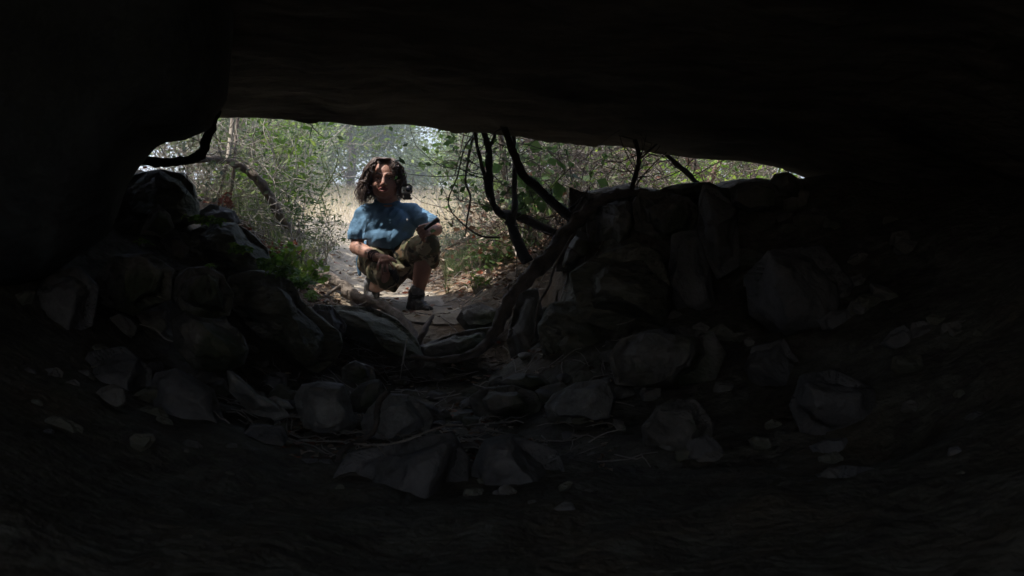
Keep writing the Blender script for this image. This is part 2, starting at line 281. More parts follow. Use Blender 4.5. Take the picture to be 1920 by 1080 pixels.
rocks = [
 ([(214,348),(250,326),(300,318),(342,325),(362,345),(373,385),(372,415),(335,432),(280,430),(235,405),(220,375)],5.95,.42,'rock_moss','large flat topped boulder under the left root, highest of the left pile',0,.7),
 ([(262,440),(280,400),(298,384),(318,402),(328,428),(305,442)],5.05,.16,'rock','small wedge shaped stone leaning below the large flat topped boulder',0,.7),
 ([(360,432),(400,414),(440,418),(475,440),(502,466),(508,495),(490,525),(440,520),(395,500),(355,470)],5.95,.40,'rock_moss','long mossy slab sloping down to the right above the green weeds',.4,.6),
 ([(415,560),(430,520),(470,507),(520,512),(548,532),(565,562),(603,595),(636,622),(642,645),(628,680),(600,703),(555,690),(505,645),(460,605)],5.5,.42,'rock_moss','biggest craggy boulder with a ridged slanting face left of the ledge',.3,.9),
 ([(330,520),(352,502),(385,500),(418,516),(438,552),(430,592),(390,600),(345,590),(322,555)],4.95,.3,'rock','rounded dark boulder left of the craggy ridged boulder',0,.7),
 ([(322,600),(345,584),(378,596),(425,602),(455,628),(466,655),(456,682),(420,700),(365,690),(328,650)],4.55,.3,'rock','humped boulder with a pale right shoulder beneath the rounded dark one',0,.8),
 ([(424,690),(442,700),(482,735),(526,760),(545,778),(520,790),(470,775),(430,735)],4.3,.10,'rock_pale','thin plate of stone leaning diagonally beside the rough block',0,.4),
 ([(498,748),(515,742),(540,752),(552,766),(520,768)],4.35,.05,'rock_pale','small flat shard lying on top of the leaning stone plate',0,.3),
 ([(552,745),(566,722),(600,716),(645,721),(656,760),(672,800),(640,822),(590,828),(566,800)],4.45,.22,'rock_pale','rough crumbly block standing left of the pale central stone',0,1.3),
 ([(655,742),(672,722),(698,712),(714,712),(718,738),(700,768),(672,775)],4.75,.15,'rock','small jagged stone wedged behind the rough block and the pale central stone',0,1.1),
 ([(676,795),(690,765),(722,737),(765,740),(795,757),(814,785),(803,815),(770,832),(720,838),(685,825)],4.35,.17,'rock_pale','pale pitted stone with a flat face in the middle of the cave floor',.5,.5),
 ([(585,570),(640,573),(695,576),(745,598),(782,636),(796,672),(765,676),(700,652),(645,628),(605,600)],6.0,.30,'rock_moss','broad flat slab tilting down from the ledge under the log',.9,.45),
 ([(855,598),(868,575),(900,568),(930,580),(938,602),(915,618),(872,618)],6.35,.2,'rock','rounded grey rock on the ledge in front of the red leaves',0,.6),
 ([(782,650),(830,632),(880,618),(926,612),(930,640),(900,664),(840,672),(795,676)],5.95,.26,'rock','undercut rock lip to the right of the tilting flat slab',0,.8),
 ([(878,745),(905,728),(960,722),(1005,735),(1018,760),(1000,790),(940,795),(890,778)],4.85,.28,'rock','low table shaped rock on the floor below the big curved root',0,.5),
 ([(930,718),(965,700),(1015,702),(1035,722),(1010,738),(950,732)],5.15,.2,'rock','thin ledge stone resting behind the low table shaped rock',0,.5),
 ([(1020,762),(1036,740),(1080,718),(1142,708),(1155,745),(1142,785),(1085,796),(1030,790)],4.5,.26,'rock_pale','wedge stone with a bright sloping top left of the smooth round boulder',.3,.5),
 ([(1138,665),(1165,635),(1212,619),(1275,614),(1335,622),(1362,662),(1342,712),(1260,728),(1155,722)],4.6,.35,'rock','smooth round boulder in the middle of the right pile',0,.4),
 ([(1068,512),(1112,480),(1192,454),(1235,470),(1262,540),(1250,620),(1165,625),(1085,600)],5.35,.35,'rock_moss','tall slab with a sloping top edge right of the curved root',0,.5),
 ([(1098,405),(1140,376),(1182,364),(1222,380),(1216,435),(1160,460),(1105,465)],5.95,.3,'rock','faceted boulder tucked under the top bend of the curved root',0,.8),
 ([(1045,470),(1080,430),(1110,440),(1118,480),(1075,505),(1042,510)],6.0,.22,'rock','small dark stone pinned against the curved root halfway up',0,.6),
 ([(1185,380),(1202,358),(1245,361),(1292,370),(1322,402),(1302,445),(1235,450),(1190,430)],5.75,.3,'rock','block at the crest of the right pile behind the upright branch',0,.8),
 ([(1240,352),(1275,344),(1330,341),(1352,352),(1330,372),(1262,372)],6.0,.25,'rock_moss','low mossy capstone on the crest of the right pile',0,.5),
 ([(1318,342),(1346,353),(1382,392),(1388,500),(1345,525),(1308,455),(1310,378)],5.45,.25,'rock_dark','upright pointed dark block below the mossy capstone',0,.6),
 ([(1368,352),(1398,340),(1442,343),(1468,352),(1470,392),(1402,400),(1372,380)],5.7,.28,'rock','flat dark slab at the crest right of the pointed block',0,.5),
 ([(1440,345),(1452,326),(1478,322),(1505,340),(1510,380),(1450,385)],5.8,.25,'rock','knob of rock propping the roof at the right end of the opening',0,.5),
 ([(950,640),(968,560),(985,543),(1008,540),(1020,600),(1008,690),(965,700)],5.85,.2,'rock','narrow upright stone directly behind the curved root',0,.5),
 ([(1010,610),(1035,570),(1090,560),(1130,600),(1140,660),(1080,700),(1020,690)],5.5,.3,'rock_moss','bulky lumpy boulder between the curved root and the tall slab',0,1.1),
 ([(1205,800),(1232,762),(1300,748),(1340,790),(1335,870),(1260,890),(1210,860)],4.0,.3,'rock','crumbling boulder low in the right pile beneath the smooth round one',0,1.2),
 ([(1470,960),(1510,900),(1580,872),(1680,880),(1740,960),(1720,1060),(1560,1080),(1480,1040)],3.1,.3,'rock_dark','pale topped boulder at the bottom right of the cave floor',0,.6),
 ([(884,880),(905,826),(960,812),(1045,845),(1075,930),(1050,1010),(940,1030),(890,980)],3.55,.3,'rock_dark','black rounded boulder on the near floor right of the thin pale root',0,.6),
 ([(620,900),(650,850),(740,830),(850,808),(880,860),(880,980),(800,1050),(660,1040)],3.5,.3,'rock_dark','wide black slab on the near floor under the thin pale root',0,.5),
 ([(1480,760),(1500,705),(1560,690),(1640,730),(1650,800),(1570,830),(1500,810)],3.8,.3,'rock_dark','blunt boulder in the shadowed lower right of the pile',0,.8),
 ([(1395,520),(1440,470),(1540,460),(1600,530),(1590,620),(1470,640),(1405,590)],4.9,.4,'rock_dark','large dim boulder high on the far right side of the pile',0,.6),
 ([(1260,440),(1310,430),(1330,500),(1345,590),(1280,600),(1250,540)],5.45,.25,'rock_dark','dim slanted block left of the large dim boulder',0,.7),
 ([(1395,690),(1410,650),(1470,635),(1500,680),(1480,730),(1420,740)],4.5,.25,'rock_dark','fist shaped stone between the round boulder and the blunt boulder',0,.9),
 ([(60,560),(90,510),(150,500),(185,540),(175,610),(110,640),(65,610)],4.5,.3,'rock_dark','dim boulder against the left cave wall',0,.8),
 ([(180,520),(215,480),(280,475),(325,505),(320,560),(250,590),(190,570)],4.9,.3,'rock','boulder heaped with dirt beside the rounded dark boulder on the left',0,1.0),
 ([(140,700),(165,660),(235,650),(285,690),(290,760),(220,790),(150,770)],4.2,.3,'rock_dark','shadowed square boulder low in the left pile',0,.7),
 ([(290,700),(330,690),(400,730),(425,800),(390,860),(310,850),(270,790)],4.0,.28,'rock_dark','shadowed slab propped below the humped boulder on the left',0,.7),
 ([(440,830),(470,795),(530,800),(555,850),(540,900),(470,910)],3.9,.2,'rock_dark','low dark stone in front of the leaning plate',0,.9),
 ([(640,690),(665,676),(700,688),(705,712),(670,720),(642,712)],5.3,.14,'rock','small stone in the hollow beneath the craggy ridged boulder',0,.8),
 ([(372,398),(395,382),(440,395),(452,418),(420,432),(378,425)],6.1,.15,'rock_dark','dark stone half buried in dead leaves beside the flat topped boulder',0,.8),
 ([(575,592),(590,570),(625,575),(650,610),(645,640),(610,610)],5.75,.18,'rock_dark','dark stone squeezed between the ridged boulder and the tilting slab',0,.8),
]
for i, (ol, Y, D, m, lab, tl, rg) in enumerate(rocks):
    big = max(p[0] for p in ol)-min(p[0] for p in ol) > 90
    rock(ol, Y, D, M[m], lab, 100+i, 6 if big and D > .24 and m != 'rock_dark' else 5, tilt=tl, rough=rg, lay=.8 if m == 'rock_moss' else .3)

NICK = ['the large flat topped boulder', 'the small wedge shaped stone', 'the long mossy slab', 'the craggy ridged boulder', 'the rounded dark boulder', 'the humped boulder', 'the thin leaning plate', 'the small flat shard', 'the rough crumbly block', 'the small jagged wedged stone', 'the pale pitted stone', 'the broad tilting slab', 'the grey rock on the ledge', 'the undercut rock lip', 'the low table shaped rock', 'the thin ledge stone', 'the bright topped wedge stone', 'the smooth round boulder', 'the tall sloping slab', 'the faceted boulder under the root', 'the small stone pinned to the root', 'the block at the crest', 'the low mossy capstone', 'the upright pointed block', 'the flat dark crest slab', 'the knob under the roof end', 'the narrow upright stone', 'the bulky lumpy boulder', 'the crumbling low boulder', 'the pale topped corner boulder', 'the black rounded floor boulder', 'the wide black floor slab', 'the blunt shadowed boulder', 'the large dim boulder', 'the dim slanted block', 'the fist shaped stone', 'the dim boulder by the wall', 'the dirt heaped boulder', 'the shadowed square boulder', 'the shadowed propped slab', 'the low dark stone by the plate', 'the small stone in the hollow', 'the dark half buried stone', 'the dark squeezed stone']
used_labels = set()
def near_label(kind, px, py, pal):
    """a label naming the boulder the rock lies beside"""
    cs = sorted((math.hypot(px-sum(p[0] for p in r[0])/len(r[0]), py-sum(p[1] for p in r[0])/len(r[0])), i) for i, r in enumerate(rocks))
    for d, i in cs[:5]:
        ol = rocks[i][0]; dx = px-sum(p[0] for p in ol)/len(ol); dy = py-sum(p[1] for p in ol)/len(ol)
        w_ = ('right of' if dx > 0 else 'left of') if abs(dx) > abs(dy) else ('below' if dy > 0 else 'above')
        for adv in ('just ', '', 'close ' if 'of' in w_ else 'a little '):
            if 'of' in w_ and adv == 'close ': t = kind+' resting against the '+w_.split()[0]+' side of '+NICK[i]
            else: t = kind+' '+pal+' '+adv+w_+' '+NICK[i]
            if t not in used_labels: used_labels.add(t); return t
    return kind+' '+pal+' '+w_+' '+NICK[cs[0][1]]

# jumble of mid-sized rocks filling the two piles
def pile(n, seed, poly, Yf, sizes, labels, group):
    r = random.Random(seed); k = 0; tries = 0
    def inside(x, y):
        c = False; j = len(poly)-1
        for i in range(len(poly)):
            xi, yi = poly[i]; xj, yj = poly[j]
            if (yi > y) != (yj > y) and x < (xj-xi)*(y-yi)/(yj-yi)+xi: c = not c
            j = i
        return c
    x0, x1 = min(p[0] for p in poly), max(p[0] for p in poly); y0, y1 = min(p[1] for p in poly), max(p[1] for p in poly)
    while k < n and tries < 9000:
        tries += 1; px, py = r.uniform(x0, x1), r.uniform(y0, y1)
        if not inside(px, py): continue
        lo, hi = 1.6, 6.6                       # depth where the view ray meets the terrain
        Y = None
        yy = lo
        while yy < hi:
            q = P(px, py, yy)
            if q.z < H(q.x, q.y): Y = yy; break
            yy += .12
        if Y is None: Y = Yf
        s = r.uniform(*sizes); ol = []; m = r.randint(6, 8); rot = r.uniform(-.5, .5); asp = r.uniform(.5, .85)
        for i in range(m):
            a = 2*math.pi*i/m+r.uniform(-.25, .25); rr = s*r.uniform(.75, 1.1)
            u, v = rr*math.cos(a), rr*math.sin(a)*asp; ol.append((px+u*math.cos(rot)-v*math.sin(rot), py+u*math.sin(rot)+v*math.cos(rot)))
        mt = r.choice(['rock','rock','rock_dark','rock_moss','rock_moss'])
        lab = near_label(('small ' if s < sizes[0]+(sizes[1]-sizes[0])*.4 else '')+labels[mt].split(' rock')[0].split(' fist')[0]+' rock', px, py, 'lying')
        rock(ol, Y-.03, s/F*Y*r.uniform(.7, 1.0), M[mt], lab, seed*100+k, 4, rough=r.uniform(.5, 1.1), name='rock', cat='rock', group=group); k += 1
pile(92, 3, [(950,700),(985,545),(1060,470),(1130,380),(1480,345),(1640,380),(1850,600),(1850,900),(1500,940),(1300,900),(1180,800),(1000,800)], 5.5, (12,44),
     {'rock':'grey brown rock wedged into the right rock pile','rock_dark':'blackish rock wedged into the right rock pile','rock_moss':'mossy rock wedged into the right rock pile'}, 'rocks of the right pile')
pile(84, 4, [(60,450),(200,380),(250,395),(390,385),(420,420),(470,520),(480,640),(560,710),(560,830),(420,900),(120,860),(20,700)], 5.0, (11,42),
     {'rock':'grey brown rock wedged into the left rock pile','rock_dark':'blackish rock wedged into the left rock pile','rock_moss':'mossy rock wedged into the left rock pile'}, 'rocks of the left pile')
pile(64, 6, [(560,700),(1050,690),(1150,800),(1200,960),(560,960),(520,830)], 4.4, (7,26),
     {'rock':'grey brown fist sized rock on the middle floor','rock_dark':'blackish fist sized rock on the middle floor','rock_moss':'mossy fist sized rock on the middle floor'}, 'rocks of the middle floor')

# loose stones scattered over the cave floor: four shapes, each copied
def loose(seed, s, m):
    r = random.Random(seed); vs, fs = ICO[3]; V = []
    sx, sy, sz = r.uniform(.8, 1.3), r.uniform(.7, 1.1), r.uniform(.45, .75)
    pl = [(Vector((r.gauss(0,1), r.gauss(0,1), r.gauss(0,1))).normalized(), r.uniform(.5, .85)) for _ in range(12)]
    for v in vs:
        d = Vector(v)
        for n, t in pl:
            q = d.dot(n)
            if q > t: d -= n*(q-t)
        d *= 1+.12*noise.noise(Vector(v)*2+Vector((seed, 0, 0)))+.05*noise.noise(Vector(v)*6)
        V.append((d.x*sx*s, d.y*sy*s, d.z*sz*s))
    return V, fs
def scatter_stones():
    r = random.Random(5); protos = []
    specs = [('rock','small rough stone lying loose on the dark cave floor'),('rock','little angular stone chip lying loose on the dark cave floor'),
             ('rock_dark','small blackish stone lying loose on the dark cave floor'),('rock_moss','small lumpy brown stone lying loose on the dark cave floor')]
    for k, (m, lab) in enumerate(specs):
        V, fs = loose(40+k, .05, m); protos.append((link_mesh('stone', V, fs, M[m]), lab))
        protos[-1][0].location = G(700+60*k, 4.6, .02); tag(protos[-1][0], lab, 'stone', 'loose stones on the cave floor')
    n = 0
    while n < 42:
        Y = r.uniform(3.9, 5.9); px = r.uniform(470, 1180)
        k = r.choice([0,0,1,2,2,3]); p, lab = protos[k]; o = p.copy(); C.objects.link(o)
        s = r.choice([.5,.7,.9,1.2,1.6]); o.location = G(px, Y, .012*s); o.scale = (s, s*r.uniform(.8,1.2), s)
        o.rotation_euler = (r.uniform(-.4,.4), r.uniform(-.4,.4), r.uniform(0, 6.28)); n += 1
        o['label'] = near_label(['tiny rough stone','tiny angular chip','tiny blackish stone','tiny lumpy brown stone'][k], px, 540-o.location.z/Y*F, 'loose')
scatter_stones()

# ------------------------------------------------------------------ tubes, twigs, leaves
def smooth_path(pts, n=6):
    """Catmull-Rom through points of any length (tuples)"""
    P_ = [np.array(p, float) for p in pts]; P_ = [2*P_[0]-P_[1]]+P_+[2*P_[-1]-P_[-2]]; out = []
    for i in range(1, len(P_)-2):
        a, b, c, d = P_[i-1:i+3]
        for k in range(n):
            t = k/n; out.append(.5*((2*b)+(-a+c)*t+(2*a-5*b+4*c-d)*t*t+(-a+3*b-3*c+d)*t**3))
    out.append(P_[-2]); return out
class Tubes:
    def __init__(s): s.v = []; s.f = []
    def add(s, pts, radii, n=6, wob=0.0, seed=0, cap=True):
        pts = [Vector(p[:3]) for p in pts]; base = len(s.v); up = Vector((.13, .2, 1)).normalized()
        k = len(pts); prev = None
        for i, p in enumerate(pts):
            t = (pts[min(i+1, k-1)]-pts[max(i-1, 0)])
            t = t.normalized() if t.length > 1e-9 else Vector((0, 0, 1))
            a = (prev - t*prev.dot(t)) if prev is not None else (up.cross(t) if abs(up.dot(t)) < .95 else Vector((1,0,0)).cross(t))
            a = a.normalized(); prev = a; b = t.cross(a); r = radii[i] if hasattr(radii, '__len__') else radii
            for j in range(n):
                th = 2*math.pi*j/n; rr = r
                if wob: rr *= 1+wob*noise.noise(Vector((math.cos(th)*1.3+seed, math.sin(th)*1.3, i*.35)))*1.6
                s.v.append(p+(a*math.cos(th)+b*math.sin(th))*rr)
        for i in range(k-1):
            for j in range(n):
                a = base+i*n+j; b = base+i*n+(j+1) % n; s.f.append((a, b, b+n, a+n))
        if cap: s.f.append(tuple(base+j for j in reversed(range(n)))); s.f.append(tuple(base+(k-1)*n+j for j in range(n)))
    def build(s, name, mat, parent=None): return link_mesh(name, s.v, s.f, mat, parent)
def px_tube(T, pts, n=8, wob=.25, sm=6, seed=0):
    """pts: (px, py, Y, radius in px) -> tube in the world"""
    w_ = [(*P(a, b, Y), r/F*Y) for a, b, Y, r in pts]; q = smooth_path(w_, sm)
    T.add([x[:3] for x in q], [max(x[3], .0008) for x in q], n, wob, seed); return q
def px_thing(name, label, cat, pts, mat, group=None, n=10, wob=.25, seed=0, extra=(), hairs=0):
    T = Tubes(); q = px_tube(T, pts, n, wob, 7, seed); rg = random.Random(seed+900)
    for _ in range(hairs):
        a = rg.choice(q); grow(T, a[:3], (rg.gauss(0, 1), rg.gauss(-.3, .6), rg.gauss(-.7, .6)), rg.uniform(.06, .22), rg.uniform(.0015, .0035), 1, rg, [], .6, -.1, (0, 2), 4, .3)
    for e in extra: px_tube(T, e, 6, .2, 5, seed)
    o = T.build(name, mat); set_origin(o, P(*pts[0][:3])); return tag(o, label, cat, group)
def leaves_mesh(cen, size, seed=0, aspect=.45, droop=.3, fold=.25, size_var=.4):
    """cen: Nx3 array -> diamond shaped leaves, two folded triangles pairs each"""
    g = np.random.default_rng(seed); N = len(cen); cen = np.asarray(cen, float)
    d = g.normal(size=(N, 3)); d[:, 2] = d[:, 2]*.6-droop; d /= np.linalg.norm(d, axis=1)[:, None]
    u = g.normal(size=(N, 3)); s = np.cross(d, u); s /= np.linalg.norm(s, axis=1)[:, None]+1e-9; nn = np.cross(d, s)
    L = (size*(1+size_var*g.uniform(-1, 1, N)))[:, None]; W = L*aspect*.5
    a = cen; b = cen+d*L*.45+s*W+nn*L*fold*.2; c = cen+d*L-nn*L*fold*.3; e = cen+d*L*.45-s*W+nn*L*fold*.2
    V = np.stack([a, b, c, e], 1).reshape(-1, 3); i = np.arange(N)*4
    Fc = np.stack([i, i+1, i+2, i+3], 1); return V, Fc
def grow(T, p, d, L, r, depth, rg, tips, spread=.6, up=.15, kids=(2, 4), n=5, crook=.25, shrink=.62):
    """a recursive crooked branch"""
    k = 5; pts = [Vector(p)]; d = Vector(d).normalized(); rad = [r]
    for i in range(k):
        d = (d+Vector((rg.gauss(0, crook), rg.gauss(0, crook), rg.gauss(0, crook)+up*.3))).normalized()
        pts.append(pts[-1]+d*L/k); rad.append(r*(1-.5*(i+1)/k))
    T.add(pts, rad, n, 0, 0, cap=False)
    if depth <= 0: tips.append((pts[-1], d)); tips.append((pts[3], d)); return
    for _ in range(rg.randint(*kids)):
        q = pts[rg.randint(2, k)]; dd = (d+Vector((rg.gauss(0, spread), rg.gauss(0, spread), rg.gauss(0, spread)+up))).normalized()
        grow(T, q, dd, L*rg.uniform(.5, .8), r*shrink*.8, depth-1, rg, tips, spread, up, kids, max(3, n-1), crook, shrink)
    tips.append((pts[-1], d))

def tree(label, x, y, h, r, crown, nleaf, lsize, lm, bm_='bark', seed=0, spread=.75, aspect=.45, group='trees beyond the meadow', name='tree', bare=.35, cat='tree', lean=(0,0), clump=.10, depth=3, z=None):
    rg = random.Random(seed); z0 = (H(x, y)-.1) if z is None else z; T = Tubes(); tips = []
    root = thing(name, label, cat, (x, y, z0), group)
    top = Vector((x+lean[0], y+lean[1], z0+h*.62)); pts = [Vector((x, y, z0)).lerp(top, t/6)+Vector((rg.gauss(0, .03*h*.3), rg.gauss(0, .03*h*.3), 0))*(1 if 0 < t else 0) for t in range(7)]
    T.add(pts, [r*(1.25-.85*(t/6)**.7) for t in range(7)], 8, .2, seed)
    for k in range(8):
        q = pts[2].lerp(pts[6], rg.uniform(bare-.3, 1)) if k < 6 else pts[6]
        a = rg.uniform(0, 6.28); dd = Vector((math.cos(a), math.sin(a), rg.uniform(.2, 1.0)))
        grow(T, q, dd, crown*rg.uniform(.55, .95), r*.38, depth-1, rg, tips, .7, .12, (2, 4), 5)
    T.build('trunk', M[bm_], root)
    g = np.random.default_rng(seed+1); tp = np.array([list(t[0]) for t in tips]); idx = g.integers(0, len(tp), nleaf)
    dens = g.uniform(.1, 1, len(tp)); idx = g.choice(len(tp), nleaf, p=dens/dens.sum())
    cen = tp[idx]+g.normal(size=(nleaf, 3))*crown*clump
    V, Fc = leaves_mesh(cen, lsize, seed, aspect); link_mesh('crown', V, Fc, M[lm], root, False)
    return root

def shrub(label, px, Y, h, nst, nleaf, lsize, lm, tm='twig_grey', seed=0, spread=.5, aspect=.4, group='shrubs around the cave mouth', name='shrub', depth=2, r=.007, up=.5, zo=-.02, cat='shrub', clump=.05, droop=.1, kids=(2,4)):
    rg = random.Random(seed); b = G(px, Y, zo); root = thing(name, label, cat, b, group); T = Tubes(); tips = []
    for k in range(nst):
        a = rg.uniform(0, 6.28); d = Vector((math.cos(a)*spread, math.sin(a)*spread, 1)).normalized()
        q = b+Vector((rg.gauss(0, .08*h), rg.gauss(0, .08*h), 0)); grow(T, q, d, h*rg.uniform(.35, .7), r, depth, rg, tips, .55, up*.4, kids, 5, .18)
    T.build('stems', M[tm], root).name = 'stem'
    if nleaf:
        g = np.random.default_rng(seed+1); tp = np.array([list(t[0]) for t in tips]); idx = g.integers(0, len(tp), nleaf)
        V, Fc = leaves_mesh(tp[idx]+g.normal(size=(nleaf, 3))*h*clump, lsize, seed, aspect, droop)
        link_mesh('foliage', V, Fc, M[lm], root, False)
    return root

# ------------------------------------------------------------------ roots, logs and bare branches at the mouth
px_thing('tree_root', 'thick dark curved root arching from the ledge up over the right rock pile', 'root',
 [(770,668,5.5,3.4),(815,674,5.5,5.1),(860,672,5.5,6.8),(892,660,5.5,8.5),(918,638,5.5,10.2),(936,604,5.5,11.0),(956,562,5.5,11.0),(985,524,5.5,11.9),(1022,488,5.55,12.8),(1056,450,5.6,13.6),(1082,415,5.65,12.8),(1110,388,5.65,11.0),(1142,370,5.65,8.5),(1180,361,5.7,6.8),(1225,362,5.75,4.2)], M['bark'], n=14, seed=1, wob=.5, hairs=20)
px_thing('tree_root', 'black elbow shaped root hanging from the left overhang above the flat topped boulder', 'root',
 [(404,205,4.95,10),(395,240,4.95,9),(384,268,5.0,9),(377,288,5.05,9),(358,299,5.1,8),(325,303,5.2,8),(290,303,5.25,9),(262,300,5.3,9),(225,312,5.3,7)], M['bark_dark'], seed=2, wob=.4, hairs=8)
px_thing('branch', 'bowed brown branch arching down to the right from the black elbow shaped root', 'branch',
 [(340,303,6.65,6),(372,299,6.75,6.5),(400,299,6.85,7),(430,304,6.95,7),(458,316,7.05,8),(482,334,7.05,9),(500,358,7.10,9),(514,384,7.15,9),(528,408,7.25,8),(540,425,7.35,6)], M['bark'], seed=3)
px_thing('branch', 'thin upright stem crossing the bowed brown branch on the left', 'branch',
 [(436,212,7.20,4),(434,250,7.15,4),(430,275,7.10,4.5),(424,310,7.00,4),(420,325,7.00,3),(415,350,7.05,2.5),(404,375,7.10,3),(392,392,7.20,3)], M['bark_pale'], seed=4,
 extra=([(428,282,7.10,2),(415,268,7.05,1.6),(396,244,7.00,1.2),(422,226,7.00,1)], [(432,240,7.10,1.5),(440,225,7.10,1),(448,214,7.10,1)]))
px_thing('branch', 'smaller mid brown upright stem beside the thin pale stem', 'branch',
 [(447,212,7.30,3),(442,260,7.20,3),(440,300,7.10,3),(436,340,7.10,3),(430,380,7.10,3)], M['bark'], seed=41)
px_thing('fallen_log', 'pale bark log lying from the left bank down to the ledge', 'log',
 [(560,497,7.6,6),(592,512,7.4,7),(622,522,7.2,8),(644,537,7.0,10),(664,555,6.85,10),(690,566,6.7,10),(718,575,6.6,9),(745,592,6.45,10),(768,620,6.3,10),(782,650,6.15,9),(787,690,6.0,5),(786,725,5.9,4),(792,742,5.8,3)], M['bark'], n=12, seed=5, hairs=12, wob=.45,
 extra=([(780,655,6.1,6),(792,628,6.1,6),(804,604,6.2,5),(812,592,6.3,3)], [(690,566,6.7,3),(672,574,6.6,3),(640,580,6.5,2)], [(640,535,7.0,4),(620,548,6.9,3),(606,560,6.8,2)]))
px_thing('hanging_rootlet', 'pair of fine pale rootlets dangling from the ledge over the dark hollow', 'root',
 [(763,636,5.7,1.6),(758,660,5.65,1.4),(754,685,5.6,1.2),(750,711,5.6,.8)], M['twig_grey'], n=5, extra=([(760,655,5.65,1),(757,680,5.6,.9),(764,692,5.6,.7)],))
px_thing('tree_root', 'snaking brown root draped over the pale pitted stone', 'root',
 [(728,735,4.05,5),(712,752,4.0,6),(706,775,3.95,6),(706,795,3.9,5.5),(695,815,3.85,5),(672,828,3.8,5),(650,838,3.75,5),(636,855,3.7,5),(632,880,3.65,4)], M['bark'], seed=7)
px_thing('tree_root', 'long thin pale root stretched across the near floor rocks', 'root',
 [(664,832,3.35,1.6),(712,834,3.25,2),(760,826,3.2,2.2),(800,810,3.25,2),(846,797,3.35,2),(900,803,3.5,1.6),(980,818,3.7,1.2)], M['bark_pale'], n=6, extra=([(700,832,3.25,1.6),(712,840,3.2,1.4),(724,855,3.15,1)],))
px_thing('twig', 'thin dry twig lying on the dim rocks at the lower right', 'twig', [(1152,852,3.6,1),(1190,860,3.5,1.4),(1206,858,3.5,1.2),(1220,876,3.5,.8)], M['twig_grey'], n=5, extra=([(1202,850,3.5,.8),(1207,860,3.5,1)],))
px_thing('tree_root', 'hair thin root trailing over the dim rocks at the lower left', 'root', [(262,608,3.9,1.2),(290,616,3.9,1.5),(308,634,3.9,1.5),(324,640,3.9,1)], M['twig_grey'], n=5)
px_thing('tree_root', 'slender crooked rootlet hanging down the rocks right of the curved root', 'root',
 [(1075,440,5.5,2.5),(1040,500,5.4,2.5),(1030,535,5.4,2.2),(1012,565,5.3,2.4),(1006,590,5.3,2.4),(1004,615,5.3,2),(996,640,5.3,1.6)], M['bark'], n=6)

# saplings and leaning stems silhouetted right of the person
def px_sapling(name, label, mains, twigs, mat, tmat='twig_dark', leaves=None, seed=0, group='stems standing right of the person', cat='sapling', rt=.0035, nt_=26, lm='leaf_mid'):
    rg = random.Random(seed); b = P(*mains[0][0][:3]); root = thing(name, label, cat, b, group)
    T = Tubes(); allp = []
    for m in mains: allp += px_tube(T, m, 9, .25, 6, seed)
    T.build('trunk', mat, root)
    B = Tubes(); tips = []
    for m in twigs: px_tube(B, m, 5, .1, 5, seed)
    for _ in range(nt_):
        q = rg.choice(allp); 
        grow(B, q[:3], (rg.gauss(0, 1), rg.gauss(0, .6), rg.gauss(.2, .7)), rg.uniform(.15, .5), rt, 1, rg, tips, .6, .1, (1, 3), 4, .25)
    if B.v: B.build('branch', M[tmat], root)
    if leaves:
        n, sz = leaves; tp = np.array([list(t[0]) for t in tips]); g = np.random.default_rng(seed)
        V, Fc = leaves_mesh(tp[g.integers(0, len(tp), n)]+g.normal(size=(n, 3))*.03, sz, seed, .6); link_mesh('foliage', V, Fc, M[lm], root, False)
    return root
px_sapling('sapling', 'forked dark sapling with stems crossing just right of the person',
 [[(990,492,6.5,11.0),(975,462,6.5,10.2),(962,430,6.45,10.2),(955,408,6.45,10.2),(938,400,6.45,6.8),(926,385,6.4,6.0),(920,360,6.4,6.0),(918,330,6.4,6.8),(917,290,6.4,6.8),(914,268,6.4,6.0),(904,240,6.4,5.1)],
  [(917,275,6.4,5.1),(926,262,6.4,3.4),(930,240,6.4,2.5)],
  [(924,378,6.4,5.1),(914,362,6.4,4.2),(910,335,6.4,4.2),(902,305,6.4,3.4),(895,275,6.4,3.4),(890,240,6.4,3.4)],
  [(960,410,6.45,6.8),(966,385,6.45,6.0),(964,350,6.5,5.1),(966,310,6.5,5.1),(965,280,6.5,4.2),(962,245,6.5,4.2)]],
 [], M['bark_dark'], seed=21, leaves=(90, .05), nt_=30)
px_sapling('sapling', 'slim greenish upright stem behind the forked dark sapling',
 [[(952,470,7.3,6),(958,420,7.2,5),(952,380,7.2,5),(948,350,7.2,5),(946,310,7.2,5),(942,275,7.2,5),(936,240,7.2,4)]], [], M['bark'], seed=22, leaves=(160, .06), nt_=16)
px_sapling('leaning_branch', 'dark branch slanting down from the roof edge to the curved root',
 [[(1086,418,5.9,8),(1060,400,5.9,9),(1035,378,5.95,8),(1005,350,6.0,8),(980,327,6.0,8),(968,300,6.0,8),(958,275,6.0,7),(946,240,6.0,6)]], [], M['bark_dark'], seed=23, nt_=14, cat='branch')
px_sapling('fallen_branch', 'low dark limb running right from the foot of the forked sapling',
 [[(950,402,6.6,9),(985,410,6.6,8),(1020,428,6.6,8),(1055,440,6.6,7),(1090,445,6.6,6)]], [], M['bark_dark'], seed=24, nt_=10, cat='branch')
px_sapling('sapling', 'thin dark upright stem rising from the top of the curved root',
 [[(1182,362,6.0,5),(1190,335,6.0,5),(1197,310,6.0,4.5),(1197,285,6.0,4),(1190,262,6.0,4)]], [[(1197,300,6,2),(1215,285,6,2),(1240,262,6,1.5)],[(1185,358,6,1.5),(1205,330,6,1.5),(1228,305,6,1.2),(1250,285,6,1)]], M['bark_dark'], seed=25, nt_=14)
px_sapling('dead_branch', 'dark straight branch slanting to the rock crest under the low roof',
 [[(1236,275,6.3,4),(1262,302,6.3,5),(1290,325,6.3,5),(1308,345,6.3,5)]], [], M['bark_dark'], seed=26, nt_=12, cat='branch')
